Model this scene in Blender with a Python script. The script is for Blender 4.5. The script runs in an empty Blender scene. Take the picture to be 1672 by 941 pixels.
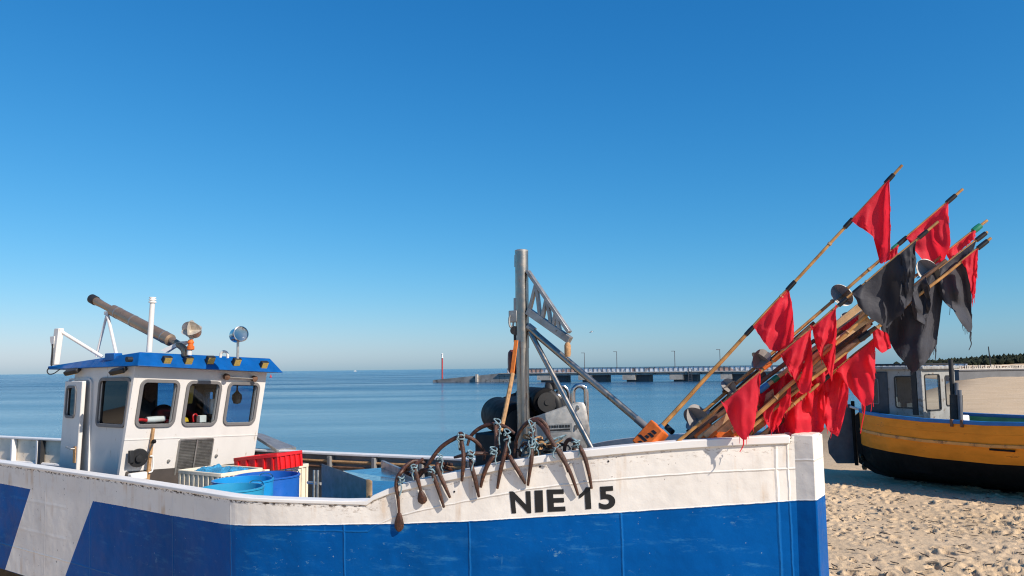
import bpy, bmesh, math, random
import numpy as np
from mathutils import Vector, Matrix, Quaternion, noise as mnoise
random.seed(7); RNG = np.random.default_rng(11)
SC = bpy.context.scene
COL = SC.collection
V = Vector
# ------------------------------------------------------------------ camera maths
F, IW, IH, CZ = 1312., 1672., 941., 3.0
ROLL, PITCH = math.radians(0.70), math.atan(131 / 1312)
_f = V((0, math.cos(PITCH), math.sin(PITCH))); _r = V((1, 0, 0)); _u = _r.cross(_f)
CR = _r * math.cos(ROLL) - _u * math.sin(ROLL)
CU = _u * math.cos(ROLL) + _r * math.sin(ROLL)
CF = _f
EYE = V((0, 0, CZ))
def ray(px, py): return CR * ((px - IW / 2) / F) + CU * ((IH / 2 - py) / F) + CF
def at(px, py, Y):
    d = ray(px, py); return EYE + d * (Y / d.y)
def atz(px, py, z):
    d = ray(px, py); return EYE + d * ((z - CZ) / d.z)
# ------------------------------------------------------------------ boat frame: x = towards bow, y = to port, z up
BAX = math.radians(-32)
BO = V((-1.550, 9.410, 0))
BM = Matrix.Translation(BO) @ Matrix.Rotation(BAX, 4, 'Z')
BI = BM.inverted()
def loc(w): return BI @ w
def LP(px, py, Y): return BI @ at(px, py, Y)
US = [-9.6, -9.0, -7.5, -5.64, -3.85, -2.38, -1.2, -.32, -.17, 0, .32, .96, 1.5, 2.2, 3.0, 3.8, 4.4, 4.70]
BS = [1.16, 1.22, 1.31, 1.39, 1.53, 1.65, 1.78, 1.885, 1.895, 1.88, 1.815, 1.60, 1.41, 1.16, .87, .56, .32, .18]
SU = [-11, .95, 1.19, 1.25, 1.42, 1.75, 2.23, 2.59, 3.09, 3.77, 4.23, 4.9]
SZ = [1.8, 1.8, 1.81, 1.86, 1.937, 2.03, 2.135, 2.215, 2.288, 2.359, 2.393, 2.425]
ZU = [-11, -5.6, -3, -1.3, -.3, .97, 1.42, 2.07, 2.69, 3.36, 4.23, 4.9]
ZB = [1.54, 1.515, 1.50, 1.505, 1.527, 1.592, 1.611, 1.652, 1.707, 1.765, 1.845, 1.905]
def fb(u): return float(np.interp(u, US, BS))
def fs(u): return float(np.interp(u, SU, SZ))
def fz(u): return float(np.interp(u, ZU, ZB))
def flare(u, z):      # half breadth at height z
    b = fb(u); s = fs(u)
    return b * (1 - 0.03 * max(0, s - z) / 1.4)
def hull_hit(px, py, off=0.0):
    """point (boat frame) on the starboard side seen at a pixel, off metres outboard"""
    d = ray(px, py); lo, hi = 3.0, 14.0
    for _ in range(50):
        m = (lo + hi) / 2; p = BI @ (EYE + d * m)
        if -p.y - (flare(p.x, p.z) + off) > 0: lo = m
        else: hi = m
    return BI @ (EYE + d * lo)
# ------------------------------------------------------------------ scene tree helpers
FRAME = {}
def clean(o, label=None, cat=None, group=None, kind=None):
    if label: o['label'] = label
    if cat: o['category'] = cat
    if group: o['group'] = group
    if kind: o['kind'] = kind
    return o
def thing(name, label, cat, at_, rot=0.0, group=None):
    o = bpy.data.objects.new(name, None); COL.objects.link(o)
    o.empty_display_size = .1
    o.location = at_; o.rotation_euler = (0, 0, rot)
    FRAME[o.name] = Matrix.Translation(V(at_)) @ Matrix.Rotation(rot, 4, 'Z')
    return clean(o, label, cat, group)
def put(name, bm, mats, parent=None, world=True, smooth=True, bevel=0, seg=2, angle=35, origin=None):
    """link a bmesh as ONE object; world=True: the coordinates are world ones and are moved into the parent's frame"""
    if parent is not None:
        M = FRAME[parent.name]
        if world: bm.transform(M.inverted())
    else:
        if origin is None:
            xs = [v.co for v in bm.verts]
            origin = V((sum(c.x for c in xs) / len(xs), sum(c.y for c in xs) / len(xs), min(c.z for c in xs)))
        M = Matrix.Translation(V(origin)); bm.transform(M.inverted())
    me = bpy.data.meshes.new(name); bm.to_mesh(me); bm.free()
    for m in (mats if isinstance(mats, (list, tuple)) else [mats]): me.materials.append(m)
    if smooth:
        me.polygons.foreach_set('use_smooth', [True] * len(me.polygons))
        try: me.set_sharp_from_angle(angle=math.radians(angle))
        except Exception: pass
    o = bpy.data.objects.new(name, me); COL.objects.link(o)
    if parent is not None: o.parent = parent
    else: o.location = origin
    FRAME[o.name] = M
    if bevel:
        b = o.modifiers.new('bevel', 'BEVEL'); b.width = bevel; b.segments = seg; b.limit_method = 'ANGLE'; b.angle_limit = math.radians(40)
        b.harden_normals = False
    return o
# ------------------------------------------------------------------ bmesh shapes
def smooth_pts(pts, n=6):
    pts = [V(p) for p in pts]
    if len(pts) < 3 or n < 2: return pts
    out = []
    for i in range(len(pts) - 1):
        p0 = pts[i - 1] if i else pts[0] * 2 - pts[1]
        p1, p2 = pts[i], pts[i + 1]
        p3 = pts[i + 2] if i + 2 < len(pts) else p2 * 2 - p1
        for k in range(n):
            t = k / n
            out.append(0.5 * ((2 * p1) + (p2 - p0) * t + (2 * p0 - 5 * p1 + 4 * p2 - p3) * t * t + (3 * p1 - p0 - 3 * p2 + p3) * t ** 3))
    out.append(pts[-1]); return out
def tube(bm, pts, r, seg=10, n=1, cap=True, flat=None):
    pts = smooth_pts(pts, n); N = len(pts)
    rs = r if isinstance(r, (list, tuple)) else [r, r]
    up = None; rings = []
    for i, p in enumerate(pts):
        t = (pts[min(i + 1, N - 1)] - pts[max(i - 1, 0)])
        t = t.normalized() if t.length > 1e-9 else V((0, 0, 1))
        if up is None:
            up = t.orthogonal().normalized()
        else:
            up = (up - t * up.dot(t)); up = up.normalized() if up.length > 1e-6 else t.orthogonal().normalized()
        s = t.cross(up)
        f = i / max(1, N - 1) * (len(rs) - 1); k = min(int(f), len(rs) - 2); rr = rs[k] + (rs[k + 1] - rs[k]) * (f - k)
        rings.append([bm.verts.new(p + (up * math.cos(a) + s * math.sin(a)) * rr) for a in [2 * math.pi * j / seg for j in range(seg)]])
    for a, b in zip(rings, rings[1:]):
        for j in range(seg):
            bm.faces.new((a[j], a[(j + 1) % seg], b[(j + 1) % seg], b[j]))
    if cap:
        bm.faces.new(rings[0][::-1]); bm.faces.new(rings[-1])
    return bm
def box(bm, c, size, M=None):
    vs = []
    for sx in (-.5, .5):
        for sy in (-.5, .5):
            for sz in (-.5, .5):
                p = V((sx * size[0], sy * size[1], sz * size[2]))
                if M is not None: p = M @ p
                vs.append(bm.verts.new(p + V(c)))
    for f in ((0, 1, 3, 2), (4, 6, 7, 5), (0, 4, 5, 1), (2, 3, 7, 6), (0, 2, 6, 4), (1, 5, 7, 3)):
        bm.faces.new([vs[i] for i in f])
    return bm
def bx(bm, x0, x1, y0, y1, z0, z1):
    return box(bm, ((x0 + x1) / 2, (y0 + y1) / 2, (z0 + z1) / 2), (abs(x1 - x0), abs(y1 - y0), abs(z1 - z0)))
def prism(bm, poly, ext):
    a = [bm.verts.new(V(p)) for p in poly]; b = [bm.verts.new(V(p) + V(ext)) for p in poly]
    bm.faces.new(a[::-1]); bm.faces.new(b)
    n = len(a)
    for i in range(n): bm.faces.new((a[i], a[(i + 1) % n], b[(i + 1) % n], b[i]))
    bmesh.ops.recalc_face_normals(bm, faces=bm.faces[:])
    return bm
def lathe(bm, prof, base, axis, seg=24):
    """prof: list of (radius, height along axis)"""
    base = V(base); ax = V(axis).normalized(); e = ax.orthogonal().normalized(); g = ax.cross(e)
    rings = []
    for r, h in prof:
        if r < 1e-5: rings.append([bm.verts.new(base + ax * h)])
        else: rings.append([bm.verts.new(base + ax * h + (e * math.cos(t) + g * math.sin(t)) * r) for t in [2 * math.pi * j / seg for j in range(seg)]])
    for a, b in zip(rings, rings[1:]):
        for j in range(seg):
            k = (j + 1) % seg
            if len(a) == 1 and len(b) == 1: continue
            if len(a) == 1: bm.faces.new((a[0], b[k], b[j]))
            elif len(b) == 1: bm.faces.new((a[j], a[k], b[0]))
            else: bm.faces.new((a[j], a[k], b[k], b[j]))
    bmesh.ops.recalc_face_normals(bm, faces=bm.faces[:])
    return bm
def ring_frame(bm, P, a0, a1, b0, b1, w, r, o0, o1, k=5):
    """rounded rectangular frame; P(a, b, off)"""
    def loop(a0, a1, b0, b1, r):
        out = []
        for cx, cy, s in ((a1 - r, b1 - r, 0), (a0 + r, b1 - r, 1), (a0 + r, b0 + r, 2), (a1 - r, b0 + r, 3)):
            for j in range(k + 1):
                t = math.pi / 2 * (s + j / k); out.append((cx + r * math.cos(t), cy + r * math.sin(t)))
        return out
    outer = loop(a0 - w, a1 + w, b0 - w, b1 + w, r + w); inner = loop(a0, a1, b0, b1, r)
    L = [[bm.verts.new(P(a, b, o)) for a, b in lp] for lp, o in ((outer, o0), (outer, o1), (inner, o1), (inner, o0))]
    n = len(outer)
    for q in range(4):
        A, B = L[q], L[(q + 1) % 4]
        for i in range(n): bm.faces.new((A[i], A[(i + 1) % n], B[(i + 1) % n], B[i]))
    bmesh.ops.recalc_face_normals(bm, faces=bm.faces[:])
    return inner
def wall(bm, P, a0, a1, b0, b1, holes, th):
    """a wall with rectangular holes; P(a, b, off); thick towards negative off"""
    A = sorted({a0, a1, *[h[0] for h in holes], *[h[1] for h in holes]})
    B = sorted({b0, b1, *[h[2] for h in holes], *[h[3] for h in holes]})
    def solid(i, j):
        if not (0 <= i < len(A) - 1 and 0 <= j < len(B) - 1): return False
        ca, cb = (A[i] + A[i + 1]) / 2, (B[j] + B[j + 1]) / 2
        return not any(h[0] < ca < h[1] and h[2] < cb < h[3] for h in holes)
    vc = {}
    def vt(i, j, s):
        if (i, j, s) not in vc: vc[(i, j, s)] = bm.verts.new(P(A[i], B[j], -th * s))
        return vc[(i, j, s)]
    for i in range(len(A) - 1):
        for j in range(len(B) - 1):
            if not solid(i, j): continue
            for s in (0, 1): bm.faces.new([vt(*q, s) for q in ((i, j), (i + 1, j), (i + 1, j + 1), (i, j + 1))])
            for (di, dj, e) in ((-1, 0, ((i, j), (i, j + 1))), (1, 0, ((i + 1, j), (i + 1, j + 1))), (0, -1, ((i, j), (i + 1, j))), (0, 1, ((i, j + 1), (i + 1, j + 1)))):
                if not solid(i + di, j + dj):
                    bm.faces.new((vt(*e[0], 0), vt(*e[1], 0), vt(*e[1], 1), vt(*e[0], 1)))
    bmesh.ops.recalc_face_normals(bm, faces=bm.faces[:])
# ------------------------------------------------------------------ materials
def new_mat(name):
    m = bpy.data.materials.new(name); m.use_nodes = True
    nt = m.node_tree; nt.nodes.clear()
    out = nt.nodes.new('ShaderNodeOutputMaterial'); p = nt.nodes.new('ShaderNodeBsdfPrincipled')
    nt.links.new(p.outputs[0], out.inputs[0])
    return m, nt, p, out
def N_(nt, t, **kw):
    n = nt.nodes.new(t)
    for k, v in kw.items():
        if hasattr(n, k): setattr(n, k, v)
    return n
def noise_(nt, scale, detail=4, rough=.55, coord='Object', stretch=None, w=None):
    tc = N_(nt, 'ShaderNodeTexCoord'); src = tc.outputs[coord]
    if stretch:
        mp = N_(nt, 'ShaderNodeMapping'); mp.inputs['Scale'].default_value = stretch
        nt.links.new(src, mp.inputs['Vector']); src = mp.outputs[0]
    n = N_(nt, 'ShaderNodeTexNoise'); n.inputs['Scale'].default_value = scale; n.inputs['Detail'].default_value = detail; n.inputs['Roughness'].default_value = rough
    nt.links.new(src, n.inputs['Vector'])
    return n.outputs['Fac']
def ramp(nt, fac, stops, interp='LINEAR'):
    r = N_(nt, 'ShaderNodeValToRGB'); r.color_ramp.interpolation = interp
    e = r.color_ramp.elements
    while len(e) < len(stops): e.new(.5)
    for x, (p, c) in zip(e, stops):
        x.position = p; x.color = (c, c, c, 1) if isinstance(c, (int, float)) else (*c, 1)
    nt.links.new(fac, r.inputs[0]); return r.outputs[0]
def math_(nt, op, a, b=None, clamp=False):
    n = N_(nt, 'ShaderNodeMath', operation=op); n.use_clamp = clamp
    for i, x in enumerate((a, b)):
        if x is None: continue
        if isinstance(x, (int, float)): n.inputs[i].default_value = x
        else: nt.links.new(x, n.inputs[i])
    return n.outputs[0]
def mix_(nt, fac, a, b, blend='MIX'):
    n = N_(nt, 'ShaderNodeMix', data_type='RGBA', blend_type=blend)
    for s, x in ((n.inputs[0], fac), (n.inputs[6], a), (n.inputs[7], b)):
        if isinstance(x, (int, float)): s.default_value = x
        elif isinstance(x, tuple): s.default_value = (*x, 1)
        else: nt.links.new(x, s)
    return n.outputs[2]
def bump_(nt, h, strength, dist, p, prev=None):
    b = N_(nt, 'ShaderNodeBump'); b.inputs['Strength'].default_value = strength; b.inputs['Distance'].default_value = dist
    nt.links.new(h, b.inputs['Height'])
    if prev is not None: nt.links.new(prev, b.inputs['Normal'])
    nt.links.new(b.outputs[0], p.inputs['Normal']); return b.outputs[0]
def sc(c, k): return tuple(min(1, x * k) for x in c)
def pm(name, col, rough=.5, metal=0., var=.25, scale=4., bump=0., bscale=40., dirt=None, dirt_at=.62, dscale=9., stretch=None, spec=.5):
    m, nt, p, out = new_mat(name)
    f = noise_(nt, scale, 5, .6, stretch=stretch)
    c = mix_(nt, ramp(nt, f, [(.3, 0.), (.7, 1.)]), sc(col, 1 - var), sc(col, 1 + var * .6))
    if dirt:
        d = ramp(nt, noise_(nt, dscale, 8, .7, stretch=stretch), [(dirt_at, 0.), (min(1, dirt_at + .07), 1.)])
        c = mix_(nt, d, c, dirt)
    nt.links.new(c, p.inputs['Base Color'])
    p.inputs['Metallic'].default_value = metal
    p.inputs['Specular IOR Level'].default_value = spec
    r = ramp(nt, noise_(nt, scale * 2.3, 4), [(.3, max(.03, rough - .1)), (.7, min(1, rough + .12))])
    nt.links.new(r, p.inputs['Roughness'])
    if bump: bump_(nt, noise_(nt, bscale, 6, .6), .6, bump, p)
    return m
RUSTC = (.20, .075, .03)
M = {}
M['white'] = pm('white_paint', (.80, .77, .73), .45, var=.06, scale=2.2, bump=.0015, bscale=14, dirt=(.45, .33, .22), dirt_at=.68, dscale=7)
M['housewhite'] = pm('wheelhouse_paint', (.655, .63, .60), .38, var=.05, scale=1.6, bump=.001, bscale=8, dirt=(.40, .31, .22), dirt_at=.63, dscale=5, stretch=(3, 3, .6))
M['roofblue'] = pm('roof_blue_paint', (.004, .085, .30), .35, var=.22, scale=5, dirt=(.03, .16, .36), dirt_at=.66, dscale=18, spec=.25)
M['railpipe'] = pm('rail_paint', (.74, .72, .70), .4, var=.1, scale=6, dirt=(.25, .20, .17), dirt_at=.63, dscale=16)
M['innergrey'] = pm('inner_bulwark_paint', (.22, .215, .21), .5, var=.18, scale=3, dirt=(.30, .22, .15), dirt_at=.6, dscale=8)
M['beige'] = pm('stern_bulwark_paint', (.90, .77, .60), .5, var=.15, scale=4, dirt=(.40, .27, .16), dirt_at=.6, dscale=6)
M['deck'] = pm('deck_paint', (.22, .23, .24), .6, var=.3, scale=3, bump=.003, bscale=50)
M['gasket'] = pm('window_gasket', (.16, .155, .155), .55, var=.12)
M['black'] = pm('black_rubber', (.009, .009, .010), .62, spec=.10, var=.3, scale=6, bump=.002, bscale=30)
M['blackmatt'] = pm('black_plastic', (.016, .016, .017), .55, var=.3)
M['steel'] = pm('stainless_steel', (.38, .35, .31), .36, 1., var=.28, scale=6, dirt=(.26, .20, .15), dirt_at=.58, dscale=12, bump=.001, bscale=50, stretch=(1, 1, .25))
M['bright'] = pm('polished_steel', (.60, .59, .57), .2, 1., var=.1)
M['chrome'] = pm('lamp_chrome', (.48, .47, .46), .08, 1., var=.05)
M['exhaust'] = pm('heated_steel', (.36, .25, .165), .32, .6, var=.15, scale=5, dirt=(.22, .14, .09), dirt_at=.66, dscale=10)
M['galv'] = pm('galvanised_steel', (.40, .39, .37), .5, .75, var=.3, scale=9, dirt=(.22, .19, .16), dirt_at=.6, dscale=20, bump=.001)
M['alu'] = pm('aluminium_plate', (.46, .45, .43), .42, .8, var=.2, scale=10, dirt=(.30, .28, .25), dirt_at=.62, dscale=22)
M['tray'] = pm('wet_steel_tray', (.50, .50, .50), .16, 1., var=.15, scale=6, dirt=(.38, .33, .27), dirt_at=.6, dscale=6)
M['board'] = pm('grey_board', (.16, .16, .17), .5, var=.35, scale=6, bump=.002, dirt=(.22, .16, .12), dirt_at=.62, dscale=7)
M['rust'] = pm('rusty_iron', (.052, .016, .007), .55, .0, var=.6, scale=22, bump=.006, bscale=60, dirt=(.13, .042, .014), dirt_at=.55, dscale=40, spec=.6)
M['rope'] = pm('blue_rope', (.20, .30, .34), .85, var=.7, scale=25, bump=.004, bscale=150)
M['netblue'] = pm('blue_net', (.03, .24, .44), .8, var=.5, scale=40, bump=.006, bscale=80)
M['tan'] = pm('tan_rope', (.42, .24, .11), .8, var=.4, scale=30, bump=.004, bscale=120)
M['straporange'] = pm('orange_strap', (.75, .20, .03), .7, var=.3, scale=20)
M['redplastic'] = pm('red_plastic', (.62, .012, .015), .35, var=.15, scale=5)
M['cream'] = pm('cream_plastic', (.74, .66, .52), .5, var=.12, scale=6, dirt=(.5, .4, .28), dirt_at=.66)
M['barrelblue'] = pm('blue_plastic', (.015, .115, .46), .33, var=.15, scale=4)
M['barrellight'] = pm('light_blue_plastic', (.015, .27, .62), .35, var=.15, scale=4)
M['barrelpale'] = pm('pale_blue_plastic', (.03, .30, .52), .35, var=.15, scale=4)
M['bamboo'] = pm('bamboo', (.50, .25, .075), .5, var=.45, scale=9, dirt=(.22, .10, .035), dirt_at=.58, dscale=12)
M['wood'] = pm('pale_wood', (.56, .36, .19), .65, var=.35, scale=10, stretch=(1, 1, 1), dirt=(.25, .14, .07), dirt_at=.6, dscale=14)
M['darkwood'] = pm('weathered_wood', (.15, .075, .042), .7, var=.5, scale=12, bump=.002)
M['foam'] = pm('orange_foam', (.66, .135, .012), .65, var=.35, scale=12, bump=.003, bscale=30, dirt=(.25, .09, .02), dirt_at=.63, dscale=10)
M['tape'] = pm('black_tape', (.012, .012, .013), .4, var=.3)
M['green'] = pm('green_tape', (.01, .20, .11), .45, var=.3)
M['bluetape'] = pm('blue_twine', (.03, .20, .45), .6, var=.3)
M['reflector'] = pm('reflector_metal', (.27, .26, .25), .5, .15, var=.18, scale=8, dirt=(.3, .27, .24), dirt_at=.66, dscale=12)
M['reflectorbright'] = pm('bright_reflector', (.55, .50, .43), .4, .35, var=.3, scale=12)
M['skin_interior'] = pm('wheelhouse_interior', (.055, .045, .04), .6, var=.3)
M['yellow'] = pm('yellow_plastic', (.80, .50, .03), .45, var=.2)
M['redseat'] = pm('dark_red_vinyl', (.045, .008, .009), .45, var=.25)
M['offwhite'] = pm('off_white', (.75, .73, .70), .6, var=.1)
M['darkred'] = pm('dark_red_iron', (.14, .03, .015), .6, var=.4, scale=12)
M['lettering'] = pm('black_lettering', (.012, .012, .013), .5, var=.3, dirt=(.25, .24, .22), dirt_at=.70, dscale=30)
M['lightglass'] = pm('floodlight_face', (.50, .36, .10), .3, .3, var=.3, scale=60)
M['concrete'] = pm('weathered_concrete', (.30, .29, .27), .85, var=.4, scale=.5, dirt=(.08, .075, .07), dirt_at=.55, dscale=1.2)
M['concretepale'] = pm('pale_concrete', (.52, .46, .39), .85, var=.3, scale=.6, dirt=(.16, .13, .10), dirt_at=.58, dscale=1.4)
M['wallgrey'] = pm('harbour_wall_concrete', (.14, .145, .155), .9, var=.25, scale=.25)
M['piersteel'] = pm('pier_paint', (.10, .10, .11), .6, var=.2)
M['beacon'] = pm('red_beacon_paint', (.45, .04, .04), .5, var=.2)
M['orangehull'] = pm('orange_hull_paint', (.88, .30, .028), .5, var=.2, scale=2.5, dirt=(.50, .17, .025), dirt_at=.62, dscale=5, spec=.15, stretch=(.6, 1, 1.6), bump=.002, bscale=6)
M['strake'] = pm('strake_paint', (.84, .36, .08), .5, var=.25, scale=4, dirt=(.35, .14, .05), dirt_at=.55, dscale=6)  # lighter than the hull: the strake's highlight line is painted in
M['railblue'] = pm('rail_blue_paint', (.015, .15, .42), .4, var=.2)
M['blackhull'] = pm('black_hull_paint', (.009, .009, .009), .6, var=.4, spec=.15)
M['cabin'] = pm('cabin_paint', (.30, .30, .285), .5, var=.25, scale=3, dirt=(.16, .13, .10), dirt_at=.56, dscale=7)
M['cabindark'] = pm('dark_canvas', (.045, .055, .065), .7, var=.3)
M['ruddergrey'] = pm('rudder_paint', (.13, .135, .15), .6, var=.25)
M['feather'] = pm('white_feathers', (.75, .75, .75), .8, var=.1)
M['shade_scraps'] = pm('pit_shade_scraps', (.035, .024, .016), .9, var=.6, scale=30)
def glass_mat(name, tint, dark=0.0):
    m, nt, p, out = new_mat(name); nt.nodes.remove(p)
    tr = N_(nt, 'ShaderNodeBsdfTransparent'); tr.inputs[0].default_value = (*tint, 1)
    gl = N_(nt, 'ShaderNodeBsdfGlossy'); gl.inputs['Roughness'].default_value = .02; gl.inputs[0].default_value = (.95, .97, 1, 1)
    fr = N_(nt, 'ShaderNodeFresnel'); fr.inputs[0].default_value = 1.45
    mx = N_(nt, 'ShaderNodeMixShader')
    ge = N_(nt, 'ShaderNodeNewGeometry'); nt.links.new(math_(nt, 'MULTIPLY', fr.outputs[0], math_(nt, 'SUBTRACT', 1.0, ge.outputs['Backfacing'])), mx.inputs[0]); nt.links.new(tr.outputs[0], mx.inputs[1]); nt.links.new(gl.outputs[0], mx.inputs[2])
    nt.links.new(mx.outputs[0], out.inputs[0]); return m
M['glass'] = glass_mat('window_glass', (.86, .90, .92))
M['glassdark'] = glass_mat('tinted_glass', (.035, .06, .09))
M['glassblue'] = glass_mat('blue_tinted_glass', (.42, .66, .84))
def cloth(name, col, trans, warm):
    m, nt, p, out = new_mat(name)
    f = noise_(nt, 3.5, 5, .6); f2 = noise_(nt, 300, 2)
    c = mix_(nt, ramp(nt, f, [(.3, 0.), (.7, 1.)]), sc(col, .74), sc(col, 1.12))
    c = mix_(nt, ramp(nt, noise_(nt, 9, 7, .7, stretch=(2, 2, .7)), [(.60, 0.), (.74, .4)]), c, sc(col, .4))
    nt.links.new(c, p.inputs['Base Color']); p.inputs['Roughness'].default_value = .65
    p.inputs['Specular IOR Level'].default_value = .3
    p.inputs['Sheen Weight'].default_value = .15
    bump_(nt, noise_(nt, 5.5, 4, .5), .7, .03, p)
    t = N_(nt, 'ShaderNodeBsdfTranslucent'); t.inputs[0].default_value = (*warm, 1)
    mx = N_(nt, 'ShaderNodeMixShader'); mx.inputs[0].default_value = trans
    nt.links.new(p.outputs[0], mx.inputs[1]); nt.links.new(t.outputs[0], mx.inputs[2]); nt.links.new(mx.outputs[0], out.inputs[0])
    return m
M['flagred'] = cloth('red_flag_cloth', (.78, .020, .045), .45, (1.0, .035, .065))
M['flagblack'] = cloth('black_flag_cloth', (.034, .035, .046), .15, (.06, .055, .06))
# hull: paint fields from UV maps: "paint" = (u, z - blue line), "edge" = (u, sheer - z)
def hull_mat():
    m, nt, p, out = new_mat('hull_paint')
    def uv(n):
        a = N_(nt, 'ShaderNodeUVMap'); a.uv_map = n; s = N_(nt, 'ShaderNodeSeparateXYZ'); nt.links.new(a.outputs[0], s.inputs[0]); return s.outputs[0], s.outputs[1]
    u, zb = uv('paint'); _, ed = uv('edge')
    tc = N_(nt, 'ShaderNodeTexCoord'); sp = N_(nt, 'ShaderNodeSeparateXYZ'); nt.links.new(tc.outputs['Object'], sp.inputs[0]); X, Y, Z = sp.outputs
    p.inputs['Specular IOR Level'].default_value = .04
    wob = math_(nt, 'MULTIPLY', math_(nt, 'SUBTRACT', noise_(nt, 22, 4), .5), .012)
    isw = math_(nt, 'GREATER_THAN', math_(nt, 'ADD', zb, wob), 0.0)
    s1 = math_(nt, 'GREATER_THAN', X, math_(nt, 'ADD', math_(nt, 'MULTIPLY', Z, .64), -5.66))
    s2 = math_(nt, 'LESS_THAN', X, math_(nt, 'ADD', math_(nt, 'MULTIPLY', Z, .70), -4.10))
    slash = math_(nt, 'MULTIPLY', math_(nt, 'MULTIPLY', s1, s2), math_(nt, 'GREATER_THAN', Z, .39))
    whitem = math_(nt, 'MAXIMUM', isw, slash)
    cw = mix_(nt, ramp(nt, noise_(nt, 1.8, 6, .65), [(.35, 0.), (.7, 1.)]), (.87, .82, .75), (.79, .735, .665))
    cw = mix_(nt, ramp(nt, noise_(nt, 3.1, 8, .7, stretch=(1, 1, 1.7)), [(.55, 0.), (.74, .35)]), cw, (.50, .43, .36))
    cw = mix_(nt, ramp(nt, noise_(nt, 2.2, 6, .65, stretch=(8, 8, .5)), [(.60, 0.), (.74, .25)]), cw, (.42, .36, .30))
    # rust run-down stains: noise squeezed along the plank, long in z
    st = math_(nt, 'MULTIPLY', ramp(nt, noise_(nt, 1.0, 4, .6, stretch=(9, 9, .8)), [(.55, 0.), (.70, 1.)]), ramp(nt, noise_(nt, 3, 3), [(.45, 0.), (.66, .7)]))
    cw = mix_(nt, st, cw, (.58, .36, .18))
    # scuffs on the blue
    cb = mix_(nt, ramp(nt, noise_(nt, 2.0, 6, .65), [(.3, 0.), (.72, 1.)]), (.001, .078, .30), (.002, .100, .36))
    sf = math_(nt, 'MULTIPLY', ramp(nt, noise_(nt, 2.6, 9, .72, stretch=(1.0, 1.0, 4.5)), [(.54, 0.), (.70, .85)]), ramp(nt, noise_(nt, 1.1, 3), [(.40, 0.), (.62, 1.)]))
    cb = mix_(nt, sf, cb, (.06, .27, .50))
    sf2 = ramp(nt, noise_(nt, 5, 8, .7, stretch=(3.0, 3.0, .5)), [(.66, 0.), (.74, .35)])
    cb = mix_(nt, sf2, cb, (.09, .30, .50))
    cb = mix_(nt, ramp(nt, noise_(nt, .9, 6, .65), [(.46, 0.), (.66, .6)]), cb, (.001, .055, .20))
    cb = mix_(nt, ramp(nt, noise_(nt, 1.6, 7, .75, stretch=(1.0, 1.0, 16)), [(.64, 0.), (.72, .6)]), cb, (.04, .24, .42))
    cb = mix_(nt, math_(nt, 'MULTIPLY', ramp(nt, noise_(nt, 7, 8, .75, stretch=(1.0, 1.0, 2.2)), [(.62, 0.), (.66, .8)]), ramp(nt, noise_(nt, 1.4, 3), [(.5, 0.), (.62, 1.)])), cb, (.16, .34, .46))
    spk = ramp(nt, noise_(nt, 38, 2, .5), [(.755, 0.), (.775, .7)])
    cb = mix_(nt, spk, cb, (.30, .38, .46))
    ck = mix_(nt, ramp(nt, noise_(nt, 6, 6), [(.4, 0.), (.7, 1.)]), (.012, .011, .010), (.035, .030, .026))
    cbk = mix_(nt, math_(nt, 'LESS_THAN', math_(nt, 'ADD', Z, wob), .385), cb, ck)
    c = mix_(nt, whitem, cbk, cw)
    # chipped paint under the rail edge and random chips
    chipn = ramp(nt, noise_(nt, 20, 6, .65, stretch=(1, 1, 2.2)), [(.515, 0.), (.545, 1.)])
    band = ramp(nt, ed, [(.0, 1.), (.045, 1.), (.065, 0.)])
    chip = math_(nt, 'MULTIPLY', chipn, band)
    chip2 = ramp(nt, noise_(nt, 26, 3, .5), [(.735, 0.), (.755, 1.)])
    band2 = ramp(nt, ed, [(.0, 1.), (.30, .75), (.45, .0)])
    fore = ramp(nt, math_(nt, 'DIVIDE', math_(nt, 'ADD', X, 6), 11), [(.55, .0), (.66, 1.)])
    chip3 = ramp(nt, noise_(nt, 15, 6, .7, stretch=(1, 1, 3)), [(.56, 0.), (.60, 1.)])
    band3 = math_(nt, 'MULTIPLY', ramp(nt, ed, [(.02, 0.), (.04, .8), (.13, .5), (.16, 0.)]), fore)
    chips = math_(nt, 'MAXIMUM', chip, math_(nt, 'MULTIPLY', chip2, band2))
    c = mix_(nt, math_(nt, 'MULTIPLY', chips, isw), c, (.09, .065, .05))
    c = mix_(nt, math_(nt, 'MULTIPLY', math_(nt, 'MULTIPLY', chip3, band3), isw), c, (.42, .34, .27))
    # slash panel scratches
    scr = math_(nt, 'MULTIPLY', ramp(nt, noise_(nt, 24, 3, .5), [(.70, 0.), (.72, 1.)]), slash)
    c = mix_(nt, math_(nt, 'MULTIPLY', scr, .7), c, (.06, .055, .05))
    nt.links.new(c, p.inputs['Base Color'])
    rr = ramp(nt, noise_(nt, 4, 5), [(.3, .28), (.7, .5)]); nt.links.new(rr, p.inputs['Roughness'])
    # weld seams: raised lines, vertical and along the hull
    h = None
    def add(x):
        nonlocal h
        h = x if h is None else math_(nt, 'MAXIMUM', h, x)
    jit = math_(nt, 'MULTIPLY', math_(nt, 'SUBTRACT', noise_(nt, 5, 3), .5), .02)
    def line(co, pos, w=.014, mask=None):
        d = math_(nt, 'ABSOLUTE', math_(nt, 'SUBTRACT', math_(nt, 'ADD', co, jit), pos))
        x = math_(nt, 'SUBTRACT', 1.0, math_(nt, 'DIVIDE', d, w), clamp=True)
        if mask is not None: x = math_(nt, 'MULTIPLY', x, mask)
        add(x)
    low = math_(nt, 'LESS_THAN', zb, .0)
    for pos in (-6.9, -4.28, -3.42 + .3, -1.3, -.235): line(X, pos)
    for pos in (.97, 2.09, 3.35): line(X, pos, mask=low)
    line(X, 4.55, .016); line(X, 4.635, .012)
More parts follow.
